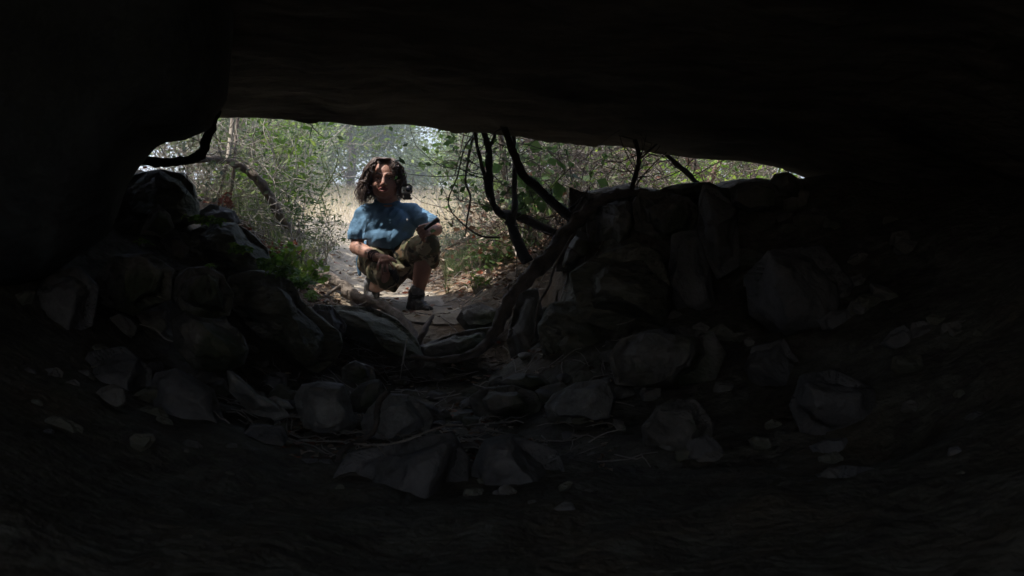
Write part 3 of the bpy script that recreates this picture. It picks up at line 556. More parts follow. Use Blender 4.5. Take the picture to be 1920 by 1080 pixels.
px_sapling('tree', 'brown forked trunk behind the rock crest near the right end of the opening',
 [[(1325,352,8.0,10),(1312,330,8,9),(1300,310,8,8),(1288,285,8,8)],[(1325,350,8,8),(1338,325,8,6),(1350,300,8,6),(1356,280,8,5)]], [], M['bark_red'], seed=27, nt_=12, cat='tree')
px_sapling('sapling', 'hanging bare twig cluster between the person and the forked sapling',
 [[(905,232,6.7,2.5),(886,262,6.7,2.5),(878,300,6.7,2.5),(873,340,6.7,2),(882,370,6.7,2),(876,410,6.7,1.6),(872,445,6.7,1.2)],
  [(893,245,6.6,1.6),(870,280,6.6,1.4),(858,330,6.6,1.4),(842,370,6.6,1.4),(845,395,6.6,1.2),(880,430,6.6,1.6),(905,443,6.6,2),(935,445,6.6,2)],
  [(870,250,6.8,1.2),(862,290,6.8,1),(852,330,6.8,.8)],[(880,300,6.7,1),(900,315,6.7,1),(915,330,6.7,1)]], [], M['twig_dark'], seed=28, leaves=(60, .035), rt=.0022, nt_=22)
for k, (pts, lab, m) in enumerate([
 ([(1075,400,10,16),(1082,350,10,15),(1085,300,10,15),(1070,255,10,14)],'thick reddish brown trunk standing deep in the right thicket','bark_red'),
 ([(1120,395,11,8),(1110,340,11,8),(1135,295,11,7),(1150,255,11,6)],'crooked reddish trunk right of the thick reddish brown trunk','bark_red'),
 ([(1022,420,9,8),(1015,370,9,7),(1006,320,9,7),(992,270,9,6),(985,240,9,6)],'slim brown trunk left of the thick reddish brown trunk','bark_red'),
 ([(1215,380,9,7),(1205,335,9,6),(1220,290,9,6),(1230,262,9,6)],'leaning trunk half lost in twigs beyond the upright stem on the curved root','bark'),
 ([(1405,352,9,8),(1412,325,9,6),(1424,300,9,5)],'dark trunk close to the right corner of the opening','bark')]):
    px_sapling('tree', lab, [pts], [], M[m], seed=40+k, nt_=22, rt=.006, cat='tree', leaves=(500, .05), lm='leaf_olive', tmat='twig_dark')

# tangled thickets
def tangle(label, px0, px1, py0, py1, Y0, Y1, n, mat, seed, r=(.0015,.004), L=(.2,.8), leaves=None, group='twig thickets', dirn=(0,0,0), cat='thicket', lm='leaf_mid', lasp=.45, litp=0):
    rg = random.Random(seed); T = Tubes(); cen = []
    pm = (px0+px1)/2; Ym = (Y0+Y1)/2; b = G(pm, Ym); root = thing('thicket', label, cat, b, group)
    for _ in range(n):
        px = rg.uniform(px0, px1); Y = rg.uniform(Y0, Y1); py = rg.uniform(py0, py1); p = P(px, py, Y)
        hz = H(p.x, p.y); 
        if p.z < hz: p.z = hz+.02
        d = Vector((rg.gauss(dirn[0], 1), rg.gauss(dirn[1], .5), rg.gauss(dirn[2], .8))).normalized(); l = rg.uniform(*L); pts = [p]
        for i in range(6):
            d = (d+Vector((rg.gauss(0, .22), rg.gauss(0, .2), rg.gauss(0, .22)-.04))).normalized(); pts.append(pts[-1]+d*l/6)
        rr = rg.uniform(*r); T.add(pts, [rr*(1-.6*i/6) for i in range(7)], 4, cap=False); cen += [pts[3], pts[5], pts[6]]
        if rg.random() < .6:
            q = pts[rg.randint(2, 4)]; d2 = (d+Vector((rg.gauss(0, .8), rg.gauss(0, .5), rg.gauss(0, .8)))).normalized()
            T.add([q, q+d2*l*.2+Vector((0,0,rg.gauss(0,.02))), q+d2*l*.38], [rr*.6, rr*.5, rr*.3], 4, cap=False); cen.append(q+d2*l*.38)
    T.build('twigs', M[mat], root).name = 'stem'
    if leaves:
        nl, sz = leaves; g = np.random.default_rng(seed); tp = np.array([list(c) for c in cen])
        V, Fc = leaves_mesh(tp[g.integers(0, len(tp), nl)]+g.normal(size=(nl, 3))*.06, sz, seed, lasp); link_mesh('foliage', V, Fc, M[lm], root, False)
tangle('bare grey twig tangle above and around the bowed branch on the left', 385, 520, 225, 400, 6.8, 8.2, 230, 'twig_grey', 60, L=(.15,.5), leaves=(500,.05), lm='leaf_olive')
tangle('pale twig and grass tangle behind the flat topped boulder under the overhang', 290, 420, 268, 400, 6.6, 7.6, 170, 'twig_grey', 61, L=(.12,.4), leaves=(500,.04), lm='leaf_grey')
tangle('dry broken twigs spilling down the bank beneath the bowed branch', 400, 560, 395, 490, 6.5, 7.2, 110, 'twig_grey', 62, L=(.1,.35), r=(.002,.005), dirn=(.6,0,-.6))
tangle('dense dark bare twigs filling the thicket behind the curved root', 960, 1200, 250, 420, 6.6, 9.5, 600, 'twig_dark', 63, L=(.2,.9), leaves=(900,.045), lm='leaf_olive')
tangle('mixed pale and dark dead twigs deep in the right thicket', 985, 1230, 262, 430, 7.5, 10, 230, 'twig_grey', 64, L=(.2,.7), leaves=(700,.05), lm='leaf_mid')
tangle('dark crossing twigs above the rock crest under the low roof', 1180, 1480, 275, 360, 6.8, 9.5, 330, 'twig_dark', 65, L=(.2,.7), leaves=(1300,.045), lm='leaf_bright')
tangle('pale twigs slanting behind the rock crest at the right end of the opening', 1200, 1500, 285, 355, 8, 11, 150, 'twig_grey', 66, L=(.2,.6), leaves=(900,.05), lm='leaf_mid')
tangle('reddish dry brush on the right bank at the foot of the forked sapling', 880, 1010, 395, 480, 6.8, 8.0, 150, 'bark_red', 67, L=(.1,.35), leaves=(350,.05), lm='litter', lasp=.7)
tangle('dark scrub piled low between the trunks right of the forked sapling', 985, 1110, 385, 450, 6.7, 8.5, 150, 'twig_dark', 68, L=(.1,.45), leaves=(300,.05), lm='litter', lasp=.7)

# weeping grass stalk left of the person
def stalk():
    root = thing('tall_grass_stalk', 'tall weeping green grass stalk with drooping blades left of the person', 'grass stalk', P(586,388,6.9), None)
    T = Tubes(); px_tube(T, [(586,395,6.9,0.96),(600,370,6.9,1.08),(614,345,6.9,1.20),(628,318,6.9,1.08),(634,290,6.9,0.72),(630,268,6.9,0.48)], 5, 0); T.build('stem', M['grass'], root)
    B = Tubes(); rg = random.Random(3)
    bl = [[(600,368,6.9,0.90),(606,385,6.85,0.96),(612,410,6.8,0.84),(618,430,6.8,0.30)],[(598,375,6.9,0.84),(602,400,6.85,0.84),(604,425,6.8,0.30)],[(602,366,6.9,0.84),(610,390,6.9,0.84),(616,412,6.9,0.24)],
          [(620,330,6.9,0.90),(632,350,6.9,0.90),(637,370,6.9,0.30)],[(614,345,6.9,0.78),(606,310,6.9,0.84),(600,285,6.9,0.30)],[(612,348,6.9,0.78),(640,325,6.9,0.84),(660,310,6.9,0.30)],
          [(628,316,6.9,0.84),(640,300,6.9,0.72),(648,275,6.9,0.24)],[(578,226,6.6,0.90),(588,240,6.6,1.02),(600,252,6.6,0.84),(612,262,6.6,0.30)],[(586,236,6.6,0.90),(582,252,6.6,0.90),(580,266,6.6,0.24)],
          [(560,224,6.6,0.78),(578,232,6.6,0.90),(592,236,6.6,0.30)],[(608,300,6.9,0.78),(616,320,6.9,0.96),(620,345,6.9,0.48)],[(634,290,6.9,0.72),(622,262,6.9,0.60),(610,240,6.9,0.24)]]
    for b in bl: px_tube(B, b, 4, 0, 5)
    B.build('foliage', M['grass'], root)
stalk()

# ------------------------------------------------------------------ shrubs
S = shrub
S('leafy green shrub growing over the bank left of the trail', 520, 8.3, .75, 14, 1200, .045, 'leaf_mid', seed=71, spread=.6, clump=.07)
S('bright green young shrub with long leaves behind the bowed branch', 497, 7.6, .95, 9, 420, .075, 'leaf_bright', seed=72, spread=.35, aspect=.3, clump=.05)
S('yellow leaved sprig shrub near the roof edge on the left', 500, 8.8, 1.45, 7, 420, .06, 'leaf_bright', seed=73, spread=.35, clump=.05)
S('spiky green shrub at the bank corner beside the trail', 548, 7.7, .55, 14, 520, .06, 'leaf_mid', seed=74, spread=.7, aspect=.22, clump=.05)
S('low weedy shrub trailing over the lower bank left of the log', 600, 8.0, .4, 14, 700, .03, 'leaf_olive', seed=75, spread=.9, clump=.1)
S('tall olive shrub crowding the top left of the opening', 425, 9.0, 1.5, 12, 1500, .05, 'leaf_olive', seed=76, spread=.5, clump=.06)
S('dusty green bush behind the grey twig tangle', 470, 10.5, 1.7, 16, 3200, .055, 'leaf_light', seed=77, spread=.6, clump=.07)
S('dark leaved shrub under the overhang behind the flat topped boulder', 345, 8.2, .9, 12, 900, .05, 'leaf_olive', seed=78, spread=.7, clump=.07)
S('grey green bush between the left bank and the meadow', 545, 12.0, 1.2, 16, 2600, .05, 'leaf_grey', seed=79, spread=.8, clump=.09)
S('round leaved sprig beside the forked sapling', 1000, 6.9, .85, 6, 170, .085, 'leaf_mid', seed=80, spread=.5, aspect=.75, clump=.05)
S('green shrub behind the bare hanging twigs', 900, 10.5, .9, 12, 1100, .05, 'leaf_grey', seed=81, spread=.8, clump=.09)
S('leafy bush filling the back of the right thicket', 1010, 12, 1.9, 18, 3200, .07, 'leaf_light', seed=82, spread=.7, clump=.09)
S('shaded bush behind the thick reddish trunk', 1120, 12.5, 1.9, 18, 2800, .07, 'leaf_olive', seed=83, spread=.8, clump=.09)
S('sunlit bush behind the rock crest', 1280, 11.5, 1.6, 18, 3000, .06, 'leaf_bright', seed=84, spread=.9, clump=.09)
S('pale leaved bush at the far right end of the opening', 1420, 11, 1.4, 18, 2600, .06, 'leaf_grey', seed=85, spread=.9, clump=.09)
S('red leaved sprig high in the right thicket', 1150, 8.8, 1.15, 5, 150, .05, 'leaf_red', seed=86, spread=.25, clump=.03)
S('small red leaved sprig beside the upright stem on the curved root', 1185, 8.5, .75, 4, 80, .045, 'leaf_red', seed=87, spread=.25, clump=.03)
S('low green herb patch on the right bank under the hanging twigs', 905, 7.6, .22, 22, 520, .045, 'leaf_mid', seed=88, spread=.9, clump=.12)
S('bright herb tuft in the leaf litter right of the boots', 902, 6.75, .16, 10, 70, .045, 'leaf_bright', seed=89, spread=.8, aspect=.3)
S('soft grey green herb cushion at the meadow edge right of the knee', 862, 8.6, .32, 26, 1300, .03, 'leaf_grey', seed=90, spread=.9, clump=.12)
S('green herb clump at the foot of the forked sapling', 948, 7.2, .25, 18, 420, .05, 'leaf_mid', seed=91, spread=.9, clump=.12)
S('rust red dead leaf sprig caught beside the bowed branch', 525, 6.75, .22, 4, 24, .05, 'leaf_red', seed=92, spread=.5, aspect=.7, clump=.05)
S('rust red dead sprig behind the flat topped boulder', 412, 6.7, .15, 4, 22, .05, 'leaf_red', seed=93, spread=.9, aspect=.7, clump=.1)
S('scarlet dead sprig at the left corner where the overhang meets the root', 290, 6.3, .16, 3, 14, .05, 'leaf_red', seed=94, spread=.5, aspect=.7)

S('bright green leafy plant spilling down the bank left of the log', 566, 6.75, .17, 12, 230, .048, 'leaf_bright', seed=95, spread=1.1, aspect=.7, clump=.12)
S('bright green leafy plant in the shade edge above the ridged boulder', 525, 6.6, .18, 12, 200, .05, 'leaf_bright', seed=96, spread=1.4, aspect=.7, clump=.12)

# star leaved weeds on the shaded left rocks
def weed(label, px, py, Y, s, n, seed):
    rg = random.Random(seed); root = thing('weed', label, 'weed', P(px, py+6, Y), 'star leaved weeds on the left rocks')
    T = Tubes(); V = []; Fc = []
    for _ in range(int(n*1.4)):
        c = P(px+rg.gauss(0, s*.4), py+rg.gauss(0, s*.16), Y+rg.uniform(-.06, .06)); b = P(px+rg.gauss(0, 3), py+10, Y+.05)
        T.add([b, (b+c)/2+Vector((0, 0, .01)), c], [.0016, .0014, .001], 4, cap=False)
        tl = Vector((rg.gauss(0, .35), -.45+rg.gauss(0, .3), 1)).normalized(); a = tl.cross(Vector((1, .1, 0))).normalized(); b2 = tl.cross(a)
        R0 = rg.uniform(.020, .038); i0 = len(V); V.append(c)
        for k in range(10):
            th = k*math.pi/5+rg.uniform(-.1, .1); rr = R0*(1 if k % 2 == 0 else .55); V.append(c+(a*math.cos(th)+b2*math.sin(th))*rr+tl*(-.004 if k % 2 == 0 else .003))
        for k in range(10): Fc.append((i0, i0+1+k, i0+1+(k+1) % 10))
    T.build('stem', M['twig_grey'], root); link_mesh('foliage', V, Fc, M['leaf_bright'], root, False)
weed('star leaved weed at the foot of the flat topped boulder', 372, 410, 5.0, 26, 10, 1)
weed('star leaved weed just right of the first one near the boulder foot', 404, 414, 5.15, 16, 8, 2)
weed('small faint weed on the dim rocks below the large flat topped boulder', 268, 452, 5.0, 12, 4, 3)
weed('dim green weed on the face of the long mossy slab', 450, 468, 5.2, 24, 12, 4)
weed('tiny two leaved weed left of the long mossy slab', 398, 498, 5.1, 12, 4, 5)
weed('weed above the craggy ridged boulder at its left end', 500, 496, 5.2, 26, 10, 6)
weed('weed spilling over the craggy ridged boulder beside the litter', 528, 508, 5.25, 26, 14, 7)
weed('largest bright green weed at the boulder edge left of the log', 562, 527, 6.1, 34, 34, 8)
weed('small weed trailing below the largest bright green weed', 585, 554, 6.2, 16, 8, 9)

# ------------------------------------------------------------------ grass, litter
def blades(name, pts, h, wd, mat, label, seed=0, lean=.5):
    g = np.random.default_rng(seed); N = len(pts); a = g.uniform(0, 6.28, N); hh = h*g.uniform(.45, 1.2, N)
    d = np.stack([np.cos(a), np.sin(a), np.zeros(N)], 1); ln = (lean*g.uniform(.1, 1, N)*hh)[:, None]; s = np.stack([-np.sin(a), np.cos(a), np.zeros(N)], 1)*wd*.5
    up = np.array([[0, 0, 1.0]]); b = pts
    m = b+up*(hh*.55)[:, None]+d*ln*.35; t = b+up*(hh*.9)[:, None]+d*ln
    V = np.stack([b-s, b+s, m+s*.8, m-s*.8, t+s*.15, t-s*.15], 1).reshape(-1, 3); i = np.arange(N)*6
    Fc = np.concatenate([np.stack([i, i+1, i+2, i+3], 1), np.stack([i+3, i+2, i+4, i+5], 1)])
    o = link_mesh(name, V, Fc, M[mat], None, False); tag(o, label, None, None, 'stuff')
def ground_pts(n, seed, f, Yr, pxr):
    r = random.Random(seed); out = []
    while len(out) < n:
        Y = r.uniform(*Yr); px = r.uniform(*pxr)
        if not f(px, Y, r): continue
        x = XZ(px, Y); out.append((x, Y, H(x, Y)-.01))
    return np.array(out)
def path_x(Y): return np.interp(Y, [6.4,7,7.8,8.8,10,12,15,19,24], [XZ(a, b) for a, b in [(800,6.4),(740,7),(675,7.8),(655,8.8),(650,10),(665,12),(705,15),(735,19),(750,24)]])
def mead(px, Y, r):
    x = XZ(px, Y); d = abs(x-path_x(Y)); return Y > 8.6 and (d > .55 or (Y > 12 and r.random() < .5)) and (Y > 11 or 585 < px < 1000)
blades('dry_grass', ground_pts(30000, 1, mead, (8.6, 30), (420, 1400)), .22, .006, 'straw', 'sunlit pale dry grass covering the meadow behind the person', 1, .7)
blades('grass', ground_pts(7000, 2, lambda px, Y, r: noise.noise(Vector((XZ(px, Y)*2, Y*2, 0))) > -.15, (7.2, 9.6), (835, 1010)), .15, .005, 'grass', 'mixed green and dry grass on the bank right of the person', 2, .9)
blades('bank_grass', ground_pts(3500, 3, lambda px, Y, r: noise.noise(Vector((XZ(px, Y)*2, Y*2, 5))) > -.1 and abs(XZ(px, Y)-path_x(Y)) > .5, (7.0, 10), (400, 600)), .24, .005, 'grass', 'thin weedy grass on the bank left of the trail', 3, .8)
def litter(label, n, seed, Yr, pxr, size, f=None, name='leaf_litter', mat='litter', dz=.012):
    pts = ground_pts(n, seed, f or (lambda *a: True), Yr, pxr); g = np.random.default_rng(seed)
    pts[:, 2] += .01+dz*g.uniform(0, 1, n); V, Fc = leaves_mesh(pts, size, seed, .62, 0, 1.0)
    c = np.repeat(pts, 4, 0); V = c+(V-c)*np.array([[1, 1, .45]]); tag(link_mesh(name, V, Fc, M[mat], None, False), label, None, None, 'stuff')
litter('dead brown and red leaves strewn over the banks outside the cave mouth', 5200, 11, (6.3, 9.0), (380, 1150), .05, lambda px, Y, r: abs(XZ(px, Y)-path_x(Y)) > .42 or r.random() < .12, dz=.03)
litter('crumpled dead leaves drifted over the cave floor', 1300, 12, (3.6, 6.3), (520, 1150), .04, lambda px, Y, r: noise.noise(Vector((XZ(px, Y)*3, Y*3, 5))) > -.1, name='cave_leaf_litter')
def sticks():
    r = random.Random(9); T = Tubes()
    for _ in range(520):
        Y = r.uniform(3.8, 8.0); px = r.uniform(420, 1150); p = G(px, Y, .015); a = r.uniform(0, 6.28); l = r.uniform(.05, .28); q = [p]
        for i in range(4):
            a += r.gauss(0, .25); x, y = q[-1].x+math.cos(a)*l/4, q[-1].y+math.sin(a)*l/4; q.append(Vector((x, y, H(x, y)+.015+r.uniform(0, .015))))
        T.add(q, [.003, .003, .0025, .002, .001], 4, cap=False)
    tag(T.build('twig_debris', M['twig_grey']), 'fine broken twigs littering the ground around the cave mouth', None, None, 'stuff')
sticks()

# ------------------------------------------------------------------ trees beyond the meadow and the shade trees at the mouth
tree('feathery green tree at the left edge of the meadow', XZ(515,18), 18, 6.6, .13, 2.0, 8000, .075, 'leaf_light', seed=101, aspect=.22, bare=0, clump=.16)
tree('broad green tree directly behind the person', XZ(655,27), 27, 9.0, .09, 1.45, 8500, .12, 'leaf_light', seed=102, aspect=.25, bare=0, clump=.17)
tree('lighter green tree right of the broad one behind the person', XZ(704,30), 30, 7.5, .09, .9, 4500, .12, 'leaf_light', seed=103, aspect=.3, bare=0, clump=.17)
tree('dark lower tree between the feathery and the broad tree', XZ(570,26), 26, 6.5, .18, 2.8, 8000, .10, 'leaf_dark', seed=104, aspect=.3, bare=0, clump=.18)
tree('tall dim tree far behind the left thicket', XZ(430,22), 22, 8, .18, 2.4, 9000, .1, 'leaf_dark', seed=105, bare=0, clump=.17)
tree('pale hazy tree left of the gap of sky', XZ(728,36), 36, 5.2, .08, .9, 2600, .14, 'leaf_light', seed=106, bare=0, clump=.19)
tree('pale hazy tree right of the gap of sky', XZ(900,33), 33, 4.6, .2, .9, 2600, .14, 'leaf_light', seed=107, bare=0, clump=.19)
tree('low pale bushy tree below the gap of sky', XZ(815,40), 40, 1.9, .12, .9, 1800, .15, 'leaf_light', seed=108, bare=0, clump=.22)
tree('bright low bush tree at the meadow edge right of the gap of sky', XZ(868,25), 25, 1.5, .08, .8, 3800, .08, 'leaf_bright', seed=109, bare=0, clump=.2)
tree('green tree behind the forked sapling', XZ(940,22), 22, 6, .2, 1.2, 5200, .11, 'leaf_light', seed=110, bare=0, clump=.18)
tree('dense tree at the back of the right thicket', XZ(1040,20), 20, 6.5, .2, 2.4, 9000, .11, 'leaf_mid', seed=111, bare=0, clump=.18)
tree('dull green tree behind the reddish trunks', XZ(1150,19), 19, 6, .2, 2.3, 8000, .11, 'leaf_olive', seed=112, bare=0, clump=.18)
tree('light green tree far beyond the rock crest', XZ(1290,20), 20, 6, .2, 2.4, 8000, .11, 'leaf_bright', seed=113, bare=0, clump=.18)
tree('grey green tree far beyond the right end of the opening', XZ(1430,18), 18, 5.5, .2, 2.3, 7500, .11, 'leaf_grey', seed=114, bare=0, clump=.18)
for k, (px, Y, hh) in enumerate([(600,44,8),(610,38,8.5),(540,34,8),(1010,42,8),(1060,36,8.5),(1200,34,8),(1340,32,8)]):
    tree(['far rounded tree peeking behind the broad tree','far tree behind the dark lower tree','far tree behind the feathery tree','far tall tree behind the forked sapling','far tree behind the thick reddish trunk','far tree behind the leaning trunk','far tree behind the rock crest'][k],
         XZ(px, Y), Y, hh, .2, 2.2, 4200, .15, ['leaf_mid','leaf_dark','leaf_mid','leaf_grey','leaf_mid','leaf_olive','leaf_mid'][k], seed=130+k, bare=0, clump=.2)
for k, (px, Y, h_, c, m) in enumerate([(470,21,2.6,1.5,'leaf_mid'),(530,24,2.8,1.7,'leaf_olive'),(600,27,2.8,1.6,'leaf_light'),(655,29,2.4,1.4,'leaf_light'),(708,31,2.0,1.2,'leaf_light'),(775,33,1.0,.7,'leaf_light'),(935,25,2.0,1.1,'leaf_light'),(985,24,2.8,1.8,'leaf_olive'),(1085,23,2.8,1.8,'leaf_mid'),(1190,22,2.6,1.7,'leaf_olive'),(1340,22,2.6,1.7,'leaf_mid')]):
    tree(['round bush below the tall dim tree','olive bush at the foot of the feathery tree','green bush below the dark lower tree','grey bush left of the person beyond the meadow','green bush beyond the meadow behind the person','low grey bush right under the gap of sky','green bush beyond the hanging bare twigs','olive bush behind the forked sapling','green bush behind the thick reddish trunk','olive bush behind the leaning trunk','green bush far beyond the rock crest'][k],
         XZ(px, Y), Y, h_, .07, c, 6500, .085, m, seed=170+k, bare=0, clump=.22, group='bushes along the far meadow edge', name='bush', cat='bush')
# trees whose crowns hang over the mouth and dapple the light
tree('shade tree leaning over the cave mouth from the left bank', -3.9, 8.3, 6.8, .16, 1.8, 8000, .085, 'leaf_mid', seed=158, lean=(1.6, 0), clump=.14, group=None, aspect=.5)
tree('shade tree rising from the bank right of the cave mouth', 3.6, 9.0, 7.6, .17, 1.6, 6000, .09, 'leaf_mid', seed=152, lean=(-1.2, -.5), clump=.16, group=None, aspect=.5)

# ------------------------------------------------------------------ person crouching at the mouth
def skin_mat():
    m = noise_mat('skin', [(.3,(.31,.16,.12)),(.6,(.40,.22,.165)),(.8,(.46,.27,.205))], 9, .55, .15, 60, bdist=.002, spec=.35)
    b = m.node_tree.nodes['Principled BSDF']; b.inputs['Subsurface Weight'].default_value = .12; b.inputs['Subsurface Scale'].default_value = .01
    b.inputs['Subsurface Radius'].default_value = (1, .3, .15); return m
M['skin'] = skin_mat()
M['shirt'] = noise_mat('teal_cotton', [(.3,(.085,.17,.27)),(.6,(.11,.21,.325)),(.8,(.15,.265,.39))], 3, .88, .5, 7, bdist=.02, stretch=(1,1,.6))
M['hair'] = noise_mat('brown_hair', [(.3,(.06,.036,.028)),(.55,(.12,.08,.062)),(.8,(.22,.16,.13))], 20, .5, .3, 80, bdist=.004, spec=.5)
M['boot'] = noise_mat('black_leather', [(.3,(.012,.012,.013)),(.7,(.03,.03,.032))], 12, .5, .4, 40, bdist=.004, spec=.5)
M['sole'] = noise_mat('boot_rubber', [(.3,(.05,.048,.045)),(.7,(.13,.125,.12))], 12, .7, .3, 60, bdist=.003)
M['sock'] = noise_mat('grey_knit', [(.3,(.10,.10,.11)),(.7,(.2,.2,.21))], 30, .9, .4, 120, bdist=.003)
M['band'] = noise_mat('braided_band', [(.35,(.03,.022,.02)),(.6,(.10,.05,.045)),(.8,(.30,.22,.19))], 40, .8, .4, 120, bdist=.003)
M['black'] = noise_mat('black_plastic', [(.3,(.012,.012,.013)),(.7,(.022,.022,.024))], 10, .35, 0, spec=.5)
M['silver'] = noise_mat('silver_plastic', [(.3,(.50,.50,.52)),(.7,(.62,.62,.64))], 10, .35, 0, spec=.5)
M['glass'] = noise_mat('lens_glass', [(.3,(.01,.012,.02)),(.7,(.02,.022,.04))], 4, .06, 0, spec=.8)
M['white'] = noise_mat('eye_white', [(.3,(.5,.47,.45)),(.7,(.6,.57,.55))], 10, .2, 0)
M['lip'] = noise_mat('lip_skin', [(.3,(.26,.09,.075)),(.7,(.33,.13,.11))], 20, .5, 0)
M['light_print'] = noise_mat('pale_print', [(.3,(.5,.5,.5)),(.7,(.65,.65,.65))], 10, .8, 0)
def camo_mat():
    m, nt, b = new_mat('camo_cloth'); L = nt.links.new; tc = nt.nodes.new('ShaderNodeTexCoord'); col = None
    for i, (c, s_, lo, off) in enumerate([((.10,.10,.055), 13, .52, 0), ((.022,.02,.015), 16, .56, 7), ((.33,.28,.19), 12, .57, 13), ((.13,.085,.05), 15, .58, 23)]):
        mp = nt.nodes.new('ShaderNodeMapping'); mp.inputs['Location'].default_value = (off, off, off); L(tc.outputs['Object'], mp.inputs[0])
        n = nt.nodes.new('ShaderNodeTexNoise'); n.inputs['Scale'].default_value = s_; n.inputs['Detail'].default_value = 2.5; n.inputs['Distortion'].default_value = .6; L(mp.outputs[0], n.inputs[0])
        r = ramp(nt, [(lo-.01, (0,0,0)), (lo+.01, (1,1,1))]); L(n.outputs[0], r.inputs[0])
        mx = nt.nodes.new('ShaderNodeMixRGB'); L(r.outputs[0], mx.inputs[0]); mx.inputs[2].default_value = (*c, 1)
        if col is None: mx.inputs[1].default_value = (.115, .10, .062, 1)
        else: L(col, mx.inputs[1])
        col = mx.outputs[0]
    L(col, b.inputs['Base Color']); b.inputs['Roughness'].default_value = .9; b.inputs['Specular IOR Level'].default_value = .2
    n = nt.nodes.new('ShaderNodeTexNoise'); n.inputs['Scale'].default_value = 14; L(tc.outputs['Object'], n.inputs[0])
    bp = nt.nodes.new('ShaderNodeBump'); bp.inputs['Strength'].default_value = .6; bp.inputs['Distance'].default_value = .02; L(n.outputs[0], bp.inputs['Height']); L(bp.outputs[0], b.inputs['Normal'])
    return m
M['camo'] = camo_mat()

class Blob:
    """overlapping ellipsoids and tapered limbs fused into one continuous skin"""
    def __init__(s, k=1.0): s.v = []; s.f = []; s.k = k
    def ell(s, c, r, rot=None):
        c = Vector(c); r = (Vector(r) if hasattr(r, '__len__') else Vector((r, r, r)))*s.k; vs, fs = ICO[3 if max(r) > .05 else 2]; b = len(s.v)
        for v in vs:
            q = Vector((v[0]*r.x, v[1]*r.y, v[2]*r.z)); s.v.append(c+(rot @ q if rot else q))
        s.f += [tuple(b+i for i in f) for f in fs]
    def limb(s, a, b, ra, rb, flat=1.0, n=None):
        a, b = Vector(a), Vector(b); n = n or max(3, int((b-a).length/(min(ra, rb)*.45)))
        for i in range(n+1):
            t = i/n; r = ra+(rb-ra)*t; s.ell(a.lerp(b, t), (r, r*flat, r))
    def build(s, name, mat, parent, voxel=.006, smooth=5, disp=None, factor=.6):
        me = bpy.data.meshes.new(name); me.from_pydata([tuple(v) for v in s.v], [], s.f); me.update()
        o = bpy.data.objects.new(name, me); C.objects.link(o)
        m = o.modifiers.new('r', 'REMESH'); m.mode = 'VOXEL'; m.voxel_size = voxel; m.use_smooth_shade = True
        m2 = o.modifiers.new('s', 'SMOOTH'); m2.factor = factor; m2.iterations = smooth
        dg = bpy.context.evaluated_depsgraph_get(); ev = o.evaluated_get(dg); nm = bpy.data.meshes.new_from_object(ev)
        o.modifiers.clear(); o.data = nm; nm.name = name; nm.materials.clear(); nm.materials.append(mat); nm.polygons.foreach_set('use_smooth', [True]*len(nm.polygons))
        if disp:
            for v in nm.vertices:
                d = disp(v.co, v.normal)
                if d: v.co = v.co+Vector(d)
        nm.update()
        if parent: o.parent = parent; o.matrix_parent_inverse = parent.matrix_world.inverted()
        return o

